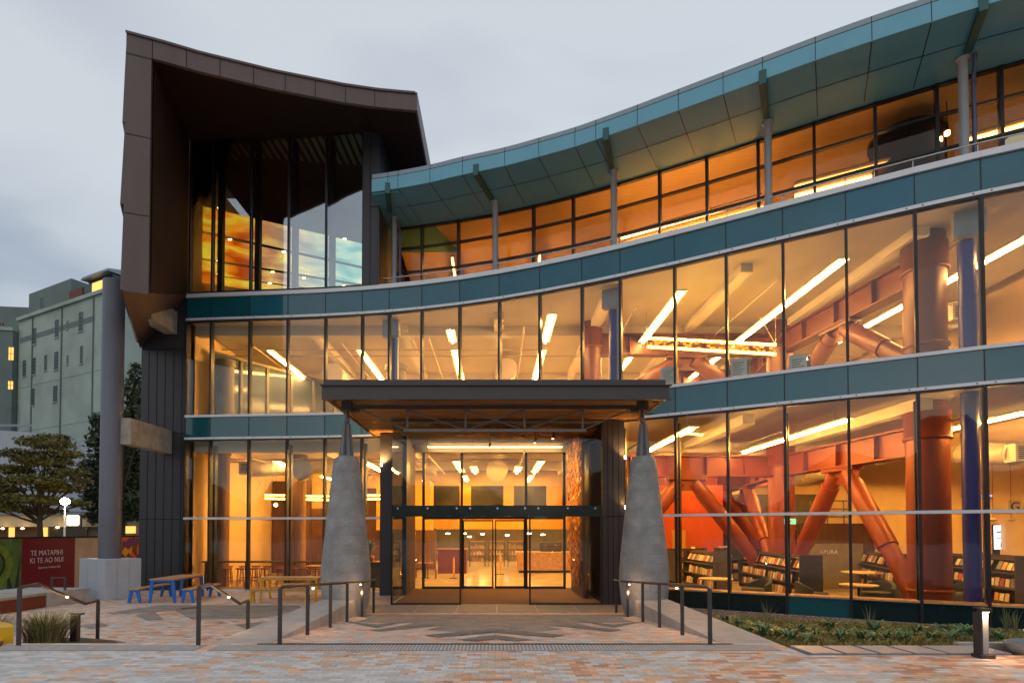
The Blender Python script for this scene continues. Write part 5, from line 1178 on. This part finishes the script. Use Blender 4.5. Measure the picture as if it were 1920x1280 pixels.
t = thing('bollard_light', 'dark unlit bollard beside the grass clump at the left steps', 'bollard', (-7.62, 10.6, 0)); P(MB().box(-.06, -.05, 0, .06, .05, .76), 'post', 'steel', t); P(MB().box(-.06, -.05, .765, .14, .05, .80), 'head', 'steel', t)
# bollard with light on the right
t = thing('bollard_light', 'dark square bollard with lit recess at the garden bed corner', 'bollard', (6.9, 8.26, .5))
P(MB().box(-.08, -.0, .05, .08, .07, .68), 'post', 'steel', t); P(MB().box(-.08, -.075, .65, .08, .07, .70), 'head', 'steel', t)
P(MB().box(-.08, -.07, .05, -.055, .0, .65), 'side_fin', 'steel', t); P(MB().box(-.10, -.09, 0, .10, .09, .05), 'foot', 'steel', t); P(MB().box(-.045, -.06, .643, .055, -.005, .649), 'lamp', 'bulb', t)
P(MB().box(-.054, -.004, .05, .079, -.001, .64), 'reflector_plate', 'post', t)
l_ = bpy.data.lights.new('bollard_lamp', 'AREA'); l_.size = .09; l_.energy = 7; l_.color = (1, .62, .32); lo = bpy.data.objects.new('bollard_lamp_light', l_); COL.objects.link(lo); lo.parent = t; lo.location = (0.005, -.035, .635)
# concrete pads
pad0 = None
for i in range(6):
    x = 4.62 + i * .505
    nm = ['leftmost', 'second from left', 'third from left', 'fourth from left', 'fifth from left', 'rightmost, just right of the bollard'][i]
    if i == 5: x = 7.08
    if pad0 is None:
        pad0 = MB().hexa([(0, 0, -.08), (.44, 0, -.08), (.36, .5, -.08), (-.08, .5, -.08), (0, 0, .03), (.44, 0, .03), (.36, .5, .045), (-.08, .5, .045)]).build('paving_pad', M_['pad']); o = pad0
    else: o = pad0.copy(); COL.objects.link(o)
    o.location = (x, 8.5, .48); tag(o, f'grey concrete pad edging the garden bed, {nm}', 'paving pad', 'concrete pads along the garden bed')
t = thing('concrete_basin', 'dark curved concrete basin cut by the right edge', 'basin', (8.05, 8.5, .42)); P(MB().lathe([(.35, 0), (.42, .1), (.48, .22), (.44, .22), (.40, .16)], (0, 0, 0), 32, sx=1.1), 'bowl', 'conc_dark', t)
P(MB().box(-.9, .5, .0, -.1, .62, .14), 'ledge', 'conc', t)
t = thing('small_sculpture', 'small silvery sculpture on the basin at the right edge', 'sculpture', (7.82, 8.55, .6)); 
P(MB().lathe([(.05, 0), (.06, .06), (.04, .12), (.05, .17), (.02, .2)], (0, 0, 0), 16), 'body', 'stain', t); P(MB().tube([(0, 0, .12), (-.04, 0, .19), (-.07, 0, .24), (-.09, 0, .22)], .025, 10, r2=.012), 'neck', 'stain', t)

# ---------------------------------------------------------------- picnic sets
def end_frame(w, h, th=.05, y=0.0):      # splayed sheet metal end: two legs and a head bar
    a, b = MB(), MB()
    for mb, s in ((a, -1), (b, 1)):
        x0, x1 = s * w / 2, s * (w / 2 - .11 * 1); xb = s * (w / 2 + .05); xb1 = s * (w / 2 - .03)
        mb.hexa([(min(xb, xb1 - 0), y - th / 2, 0), (max(xb, xb1), y - th / 2, 0), (max(xb, xb1), y + th / 2, 0), (min(xb, xb1), y + th / 2, 0), (min(x0, x1), y - th / 2, h), (max(x0, x1), y - th / 2, h), (max(x0, x1), y + th / 2, h), (min(x0, x1), y + th / 2, h)])
    return a, b
def furniture(kind, label, loc, rz, w, Ln, h, m):
    t = thing(kind, label, 'table' if 'table' in kind else 'bench', loc, rz)
    mb = MB(); n_ = max(2, int(w / .13))
    for i in range(n_): x = -w / 2 + i * w / n_; mb.box(x + .004, -Ln / 2, h - .035, x + w / n_ - .004, Ln / 2, h)
    P(mb, 'table_top' if 'table' in kind else 'seat', 'wood', t)
    for y in (-Ln / 2 + .06, Ln / 2 - .06):
        a, b = end_frame(w - .04, h - .10, y=y); P(a, 'leg', m, t, .004); P(b, 'leg', m, t, .004)
        P(MB().box(-w / 2 + .02, y - .025, h - .10, w / 2 - .02, y + .025, h - .037), 'cross_bar', m, t, .004)
    P(MB().box(-w / 2 + .03, -Ln / 2 + .09, h - .075, -w / 2 + .06, Ln / 2 - .09, h - .037).box(w / 2 - .06, -Ln / 2 + .09, h - .075, w / 2 - .03, Ln / 2 - .09, h - .037), 'side_rail', m, t)
furniture('picnic_table', 'blue legged picnic table with timber top', (-10.5, 19.3, 0), R(1), .8, 1.95, .76, 'bluep')
furniture('picnic_bench', 'blue legged bench left of the blue table', (-11.38, 19.3, 0), R(1), .36, 1.95, .45, 'bluep'); furniture('picnic_bench', 'blue legged bench right of the blue table', (-9.7, 19.3, 0), R(1), .36, 1.95, .45, 'bluep')
furniture('picnic_table', 'yellow legged picnic table with timber top', (-6.65, 19.15, 0), R(90), .8, 1.9, .76, 'yelp')
furniture('picnic_bench', 'yellow legged bench in front of the yellow table', (-6.75, 18.3, 0), R(90), .34, 1.85, .45, 'yelp'); furniture('picnic_bench', 'yellow legged bench behind the yellow table', (-6.45, 20.1, 0), R(90), .34, 1.85, .45, 'yelp')

# ---------------------------------------------------------------- garden planting
mb = MB(); rnd = random.Random(3)
for i in range(5200):
    X = rnd.uniform(4.6, 15.5); yb = fy(X) - .15; u = rnd.random() ** .5; Y = 8.9 + (yb - 8.9) * u
    if X > 4.5 and Y < 8.5: continue
    z = bed_z(X, Y); r_ = rnd.uniform(.02, .05); a = rnd.uniform(0, 3)
    vs = [(X + r_ * math.cos(a + k * 2.1) * rnd.uniform(.7, 1.2), Y + r_ * math.sin(a + k * 2.1), z - .01) for k in range(3)] + [(X, Y, z + r_ * .8)]
    mb.add(vs, [(0, 1, 3), (1, 2, 3), (2, 0, 3)])
tag(P(mb, 'gravel', 'gravel', None), 'pale loose gravel between the garden plants', 'gravel', kind='stuff')
mb = MB()
for i in range(1500):
    X = rnd.uniform(4.65, 14); u = rnd.random() ** 1.5 * .62; Y = 9.1 + (fy(X) - 9.3) * u
    base = len(mb.v); z = bed_z(X, Y); n_ = 11
    for j in range(n_):
        an = rnd.uniform(0, 6.28); hh = rnd.uniform(.04, .15); d = Vector((math.cos(an), math.sin(an), 0)); sd = Vector((-d.y, d.x, 0)) * rnd.uniform(.005, .014); o_ = Vector((X, Y, z)) + d * rnd.uniform(0, .12)
        mb.add([o_ - sd, o_ + sd, o_ + sd * .8 + d * .06 + Vector((0, 0, hh * .8)), o_ + d * .12 + Vector((0, 0, hh))], [(0, 1, 2, 3)])
tag(P(mb, 'ground_cover', 'ground_cover', None), 'low olive and rust ground cover spread over the garden bed', 'ground cover', kind='stuff')
fl = None
spots = [(1385, 1180), (1412, 1190), (1500, 1192), (1530, 1200), (1555, 1185), (1590, 1196), (1612, 1204), (1662, 1203), (1690, 1200), (1700, 1206), (1745, 1205), (1785, 1204), (1805, 1195), (1870, 1206), (1460, 1198), (1640, 1190), (1770, 1188), (1360, 1170), (1430, 1198), (1480, 1206), (1515, 1208), (1575, 1204), (1635, 1207), (1720, 1196), (1822, 1200)]
def bedpoint(px, py):
    z = .3
    for _ in range(30): p = atz(px, py, z); z = .5 * z + .5 * bed_z(max(4.6, p.x), min(max(p.y, 8.5), fy(max(4.6, p.x))))
    return Vector((p.x, p.y, z))
srcs = []
for i, (px, py) in enumerate(spots):
    p = bedpoint(px, py)
    if i < 3:
        t = thing('flax_plant', 'strappy green flax plant in the garden bed', 'plant', p, group='flax plants in the garden bed')
        mb = MB(); blades(mb, 34, .46, .42, w=.028, droop=.5, segs=5); P(mb, 'leaves', 'flax', t); srcs.append(t)
    else: dup(srcs[i % 3], p, random.uniform(0, 6), scale=random.uniform(.75, 1.2))
for i, (px, py) in enumerate(((1440, 1175), (1630, 1190), (1905, 1195), (1888, 1190))):
    p = bedpoint(px, py); t = thing('tall_grass', ['wispy tall grass below the second window panel', 'wispy tall grass left of centre of the garden bed', 'wispy tall grass near the right edge', 'wispy tall grass just right of the bollard'][i], 'grass', p); mb = MB(); blades(mb, 30, .7, .22, w=.006, droop=.15); P(mb, 'stalks', 'grass', t)
t = thing('grass_clump', 'large bushy grass clump beside the left steps', 'grass', (-7.85, 10.2, 0.22)); mb = MB(); blades(mb, 800, .98, .62, w=.009, r0=.3, droop=.35); P(mb, 'stalks', 'grass', t)
t = thing('grass_clump', 'pale grass clump behind the yellow seat', 'grass', (-9.35, 10.9, 0.2)); mb = MB(); blades(mb, 400, .75, .45, w=.008, r0=.2, droop=.3); P(mb, 'stalks', 'grass', t)
t = thing('grass_planter', 'dark planted mound around the grass clump', 'planter', (-7.9, 10.4, 0)); P(MB().lathe([(1.1, 0), (1.0, .18), (.6, .28), (.1, .3)], (0, 0, 0), 30), 'mound', 'soil', t); P(MB().lathe([(1.16, 0), (1.16, .14), (1.1, .14)], (0, 0, 0), 30), 'edging', 'conc_dark', t)

# ---------------------------------------------------------------- trees
def tree(name, label, base, clumps, trunk_r, leafm, nleaf, size, trunk_top):
    t = thing(name, label, 'tree', base); mb = MB(); b0 = Vector((0, 0, 0)); top_ = Vector(trunk_top)
    mb.tube([b0, top_ * .5 + Vector((.1, 0, 0)), top_], trunk_r, 12, r2=trunk_r * .6)
    for c, r_ in clumps:
        c = Vector(c); s_ = top_ * random.uniform(.75, 1.0); midp = s_.lerp(c, .5) + Vector((0, 0, -.15)); mb.tube([s_, midp, c], trunk_r * .38, 7, r2=.03)
        for k in range(3): mb.tube([midp, c + Vector((random.uniform(-1, 1) * r_[0] * .7, random.uniform(-1, 1) * r_[1] * .7, random.uniform(-.5, .5) * r_[2]))], .04, 5, r2=.01)
    P(mb, 'trunk', 'bark', t); mb = MB(); tot = sum(r_[0] * r_[1] for c, r_ in clumps)
    for c, r_ in clumps:
        for i in range(int(nleaf * r_[0] * r_[1] / tot)):
            while True:
                q = Vector((random.uniform(-1, 1), random.uniform(-1, 1), random.uniform(-1, 1)))
                if .15 < q.length < 1 + .35 * random.random() ** 2: break
            p = Vector(c) + Vector((q.x * r_[0], q.y * r_[1], q.z * r_[2])); a = Vector((random.gauss(0, 1), random.gauss(0, 1), random.gauss(0, .5))).normalized(); b = a.cross(Vector((random.gauss(0, 1), random.gauss(0, 1), random.gauss(0, 1)))).normalized()
            s_ = size * random.uniform(.6, 1.3); mb.add([p - a * s_, p - b * s_ * .45, p + a * s_, p + b * s_ * .45], [(0, 1, 2, 3)])
    P(mb, 'crown', leafm, t)
random.seed(11)
cl = []
for px, py, w, h_ in ((90, 830, 55, 16), (120, 850, 40, 12), (40, 850, 45, 14), (85, 865, 60, 14), (20, 880, 50, 14), (125, 885, 42, 13), (70, 900, 60, 15), (10, 915, 45, 13), (110, 915, 48, 13), (150, 900, 25, 10), (50, 935, 55, 14), (120, 940, 40, 11), (0, 950, 50, 12), (80, 958, 45, 9), (-30, 900, 50, 20), (-40, 940, 50, 18), (155, 945, 20, 9), (100, 820, 35, 9)):
    Yt = 38 + random.uniform(-1.5, 1.5); p = atY(px, py, Yt); cl.append(((p.x + 29.8, p.y - 38, p.z), (w * 38 / F * .8, w * 38 / F * .7, h_ * 38 / F * .62)))
tree('spreading_tree', 'spreading olive green tree with layered crown behind the hoarding', (-29.8, 38, 0), cl, .22, 'leaf', 9500, .16, (0, 0, 3.6))
cl = []
for px, py, w, h_ in ((250, 740, 22, 30), (235, 790, 30, 30), (200, 830, 30, 30), (245, 850, 35, 35), (185, 880, 28, 28), (230, 900, 40, 32), (180, 930, 25, 26), (240, 950, 38, 26), (200, 965, 32, 20), (262, 800, 22, 40), (255, 700, 12, 20), (190, 790, 16, 16)):
    Yt = 46 + random.uniform(-1.5, 1.5); p = atY(px, py, Yt); cl.append(((p.x + 29.6, p.y - 46, p.z), (w * 46 / F, w * 46 / F, h_ * 46 / F)))
tree('dark_tree', 'tall dark evergreen tree behind the round column', (-29.6, 46, 0), cl, .3, 'leaf_d', 10000, .22, (0, 0, 5))

# ---------------------------------------------------------------- heritage block far left
hb = thing('apartment_building', 'old sea green rendered apartment block with small paned windows', 'building')
Q0, Q1, Q2, Q3 = Vector((-73.05, 88.5, 0)), Vector((-52.07, 77.4, 0)), Vector((-42.5, 95.6, 0)), Vector((-63.5, 106.7, 0))
P(MB().prism([tuple(q.xy) for q in (Q0, Q1, Q2, Q3)], 0, 34.2), 'wall', 'heritage', hb)
P(MB().prism([tuple(q.xy) for q in (Q0 + Vector((-.2, -.35, 0)), Q1 + Vector((.15, -.5, 0)), Q2 + Vector((.5, 0, 0)), Q3)], 34.2, 34.7), 'parapet', 'heritage', hb)
dH = (Q1 - Q0).normalized(); nH = Vector((dH.y, -dH.x, 0)); LH = (Q1 - Q0).length
P(MB().slab(Q0 + dH * 1, Q0 + dH * 13, 34.7, 38.6, .8, 9), 'rooftop_block', 'heritage2', hb); P(MB().slab(Q0 + dH * 2, Q0 + dH * 7, 38.6, 40.2, 3, 8), 'rooftop_block', 'heritage2', hb)
P(MB().slab(Q0 + dH * 17.5, Q1 + dH * -.3, 34.7, 37.2, .8, 8), 'penthouse', 'windark', hb)
P(MB().hexa([tuple(Q0 + dH * 17 + Vector((0, 0, 37.2))), tuple(Q1 + Vector((0, 0, 37.2))), tuple(Q1 - nH * 8 + Vector((0, 0, 37.4))), tuple(Q0 + dH * 17 - nH * 8 + Vector((0, 0, 37.4))), tuple(Q0 + dH * 17.5 + Vector((0, 0, 37.5))), tuple(Q1 + Vector((0, 0, 37.5))), tuple(Q1 - nH * 8 + Vector((0, 0, 39.5))), tuple(Q0 + dH * 17 - nH * 8 + Vector((0, 0, 39.5)))]), 'roof', 'gutter', hb)
P(MB().slab(Q0 + dH * 18.6, Q0 + dH * 21, 35.2, 36.7, .7, .79), 'lit_glazing', 'winlit', hb); P(MB().slab(Q0 + dH * 12.9, Q0 + dH * 16.4, 34.9, 36.6, .6, .79), 'lit_glazing', 'rust', hb)
mb = MB()
for s_ in (4.2, 12.4, 20.5): q = Q0 + dH * s_; mb.slab(q, q + dH * .16, 3, 34.1, .0, .16, nH)
PE(mb, 'downpipe', 'heritage2', hb)
mb = MB()
for z_ in (10.5, 17.2, 23.9): mb.slab(Q0, Q1, z_, z_ + .12, .0, .05, nH)
PE(mb, 'string_course', 'heritage', hb)
P(MB().slab(Q0 + dH * .5, Q1 - dH * 3, 30.8, 31.6, -.012, 0), 'plaster_band', 'heritage2', hb)
def hp(px, py):
    d = ray(px, py); o_ = Vector((0, 0, ZC)); t_ = (Q0 - o_).dot(nH) / d.dot(nH); return o_ + d * t_
for px, py, w, h_ in ((65, 630, 11, 30), (107, 616, 12, 33), (127, 609, 5, 15), (152, 603, 13, 36), (46, 690, 11, 30), (64, 686, 11, 31), (86, 680, 8, 29), (106, 676, 12, 34), (127, 674, 5, 16), (153, 665, 8, 33), (62, 744, 11, 32), (104, 738, 12, 30), (67, 565, 11, 22)):
    p = hp(px, py); ww, hh = w * p.y / F * 1.12 / 2, h_ * p.y / F / 2
    if py < 590: p = p - nH * .8
    a, b = p - dH * ww, p + dH * ww
    w_ = P(MB().slab(a, b, p.z - hh, p.z + hh, -.1, .03, nH), 'window', 'windark', hb)
    mb = MB(); 
    for f_ in (0, .33, .66, 1): q = a.lerp(b, f_); mb.slab(q - dH * .025, q + dH * .025, p.z - hh, p.z + hh, .0, .06, nH)
    for f_ in range(6): z = p.z - hh + 2 * hh * f_ / 5; mb.slab(a, b, z - .02, z + .02, .0, .05, nH)
    P(mb, 'glazing_bars', 'winframe', w_); P(MB().slab(a - dH * .12, b + dH * .12, p.z - hh - .18, p.z - hh - .05, 0, .15, nH), 'sill', 'heritage', w_)
rebase(hb, (-58, 90, 0))
hw = thing('apartment_wing', 'darker green wing of the old block at the left edge with lit windows', 'building')
P(MB().prism([(-96, 84), (-73.2, 87.6), (-73.2, 100), (-96, 100)], 0, 32.5), 'wall', 'heritage2', hw); P(MB().prism([(-96.2, 83.8), (-73.1, 87.4), (-73.1, 100), (-96.2, 100)], 32.5, 33.0), 'parapet', 'heritage', hw)
P(MB().prism([(-92, 92), (-74.5, 94), (-74.5, 100), (-92, 100)], 33, 38.5), 'rooftop_block', 'heritage2', hw)
for px, py, w, h_, m_ in ((21, 663, 8, 24, 'winlit'), (20, 722, 8, 15, 'winlit'), (3, 612, 9, 14, 'rust'), (20, 760, 5, 12, 'windark')):
    d = ray(px, py); nW = Vector((3.6, -22.8, 0)).normalized(); t_ = (Vector((-73.2, 87.6, 0)) - Vector((0, 0, ZC))).dot(nW) / d.dot(nW); p = Vector((0, 0, ZC)) + d * t_; dW = Vector((22.8, 3.6, 0)).normalized(); hh = h_ * p.y / F / 2; ww = w * p.y / F / 2
    w_ = P(MB().slab(p - dW * ww, p + dW * ww, p.z - hh, p.z + hh, 0, .04, nW), 'window', m_, hw); P(MB().slab(p - dW * ww, p + dW * ww, p.z - .04, p.z + .04, .04, .08, nW).slab(p - dW * .04, p + dW * .04, p.z - hh, p.z + hh, .04, .08, nW), 'glazing_bars', 'winframe', w_)
rebase(hw, (-84, 90, 0))
# low street buildings behind the hoarding
sb = thing('shop_row', 'low shop row with pale fascia and lit windows behind the trees', 'building'); Ys = 52
def sx_(px): return (px - PCX) / F * Ys
def sz_(py): return (993 - py) / F * Ys + ZC
P(MB().box(sx_(-60), Ys, 0, sx_(262), Ys + 8, sz_(958)), 'wall', 'greywall', sb)
P(MB().box(sx_(-60), Ys - 1.6, sz_(987), sx_(185), Ys - .02, sz_(966)), 'fascia', 'cream', sb); P(MB().box(sx_(-60), Ys - 1.8, sz_(966), sx_(190), Ys, sz_(962)), 'awning', 'gutter', sb)
for a, b, m_ in ((18, 28, 'winlit'), (74, 90, 'winlit'), (30, 70, 'brownwall'), (95, 165, 'windark'), (-30, 14, 'brownwall')): P(MB().box(sx_(a), Ys - .08, .2, sx_(b), Ys - .01, sz_(988)), 'shop_window', m_, sb)
P(MB().box(sx_(232), Ys - .1, sz_(999), sx_(255), Ys - .02, sz_(986)), 'lit_window', 'winlit', sb)
rebase(sb, (-38, Ys, 0))
t = thing('white_building', 'white low building with sloping parapet at the far left', 'building'); P(MB().hexa([(-62, 60, 0), (-48, 60, 0), (-48, 70, 0), (-62, 70, 0), (-62, 60, 13.3), (-48, 60, 12.4), (-48, 70, 12.4), (-62, 70, 13.3)]), 'wall', 'blueblock', t); P(MB().box(-62, 59.8, 13.0, -48, 60, 13.2), 'roof_rail', 'gutter', t); P(MB().box(-60, 59.95, 3, -50, 60, 6), 'window', 'windark', t); rebase(t, (-55, 65, 0))
for i, (px, py) in enumerate(((5, 990), (42, 990), (108, 988))):
    t = thing('awning_lamp', ['small warm lamp under the shop awning at the left edge', 'small warm lamp under the shop awning left of the trunk', 'small warm lamp under the shop awning right of the trunk'][i], 'lamp', atY(px, py, 50)); P(MB().lathe([(.06, -.08), (.14, 0), (.06, .06)], (0, 0, 0), 12), 'bulb', 'bulb', t); P(MB().tube([(0, 0, .05), (0, 0, .3)], .02, 5), 'stem', 'frame', t)
p = atY(122, 940, 30); t = thing('street_lamp', 'thin white street lamp glowing before the spreading tree', 'street lamp', (p.x, p.y, 0))
P(MB().lathe([(.05, 0), (.035, p.z - .12)], (0, 0, 0), 12), 'pole', 'white', t); P(MB().lathe([(.08, -.16), (.19, -.07), (.20, .04), (.12, .16), (.02, .19)], (0, 0, p.z), 18), 'lamp', 'streetlamp', t)
P(MB().lathe([(.09, .12), (.1, .15), (.02, .2)], (0, 0, p.z), 16), 'cap', 'steel', t)
p = atY(135, 975, 41); t = thing('lit_sign_box', 'glaring white light box beside the street lamp', 'light box', p); P(MB().box(-.42, 0, -.38, .42, .2, .38), 'light_face', 'litpanel', t, .1); P(MB().box(-.48, .2, -.44, .48, .35, .44), 'housing', 'frame', t); P(MB().box(-.04, .2, -3.2, .04, .3, -.44), 'post', 'steel', t)
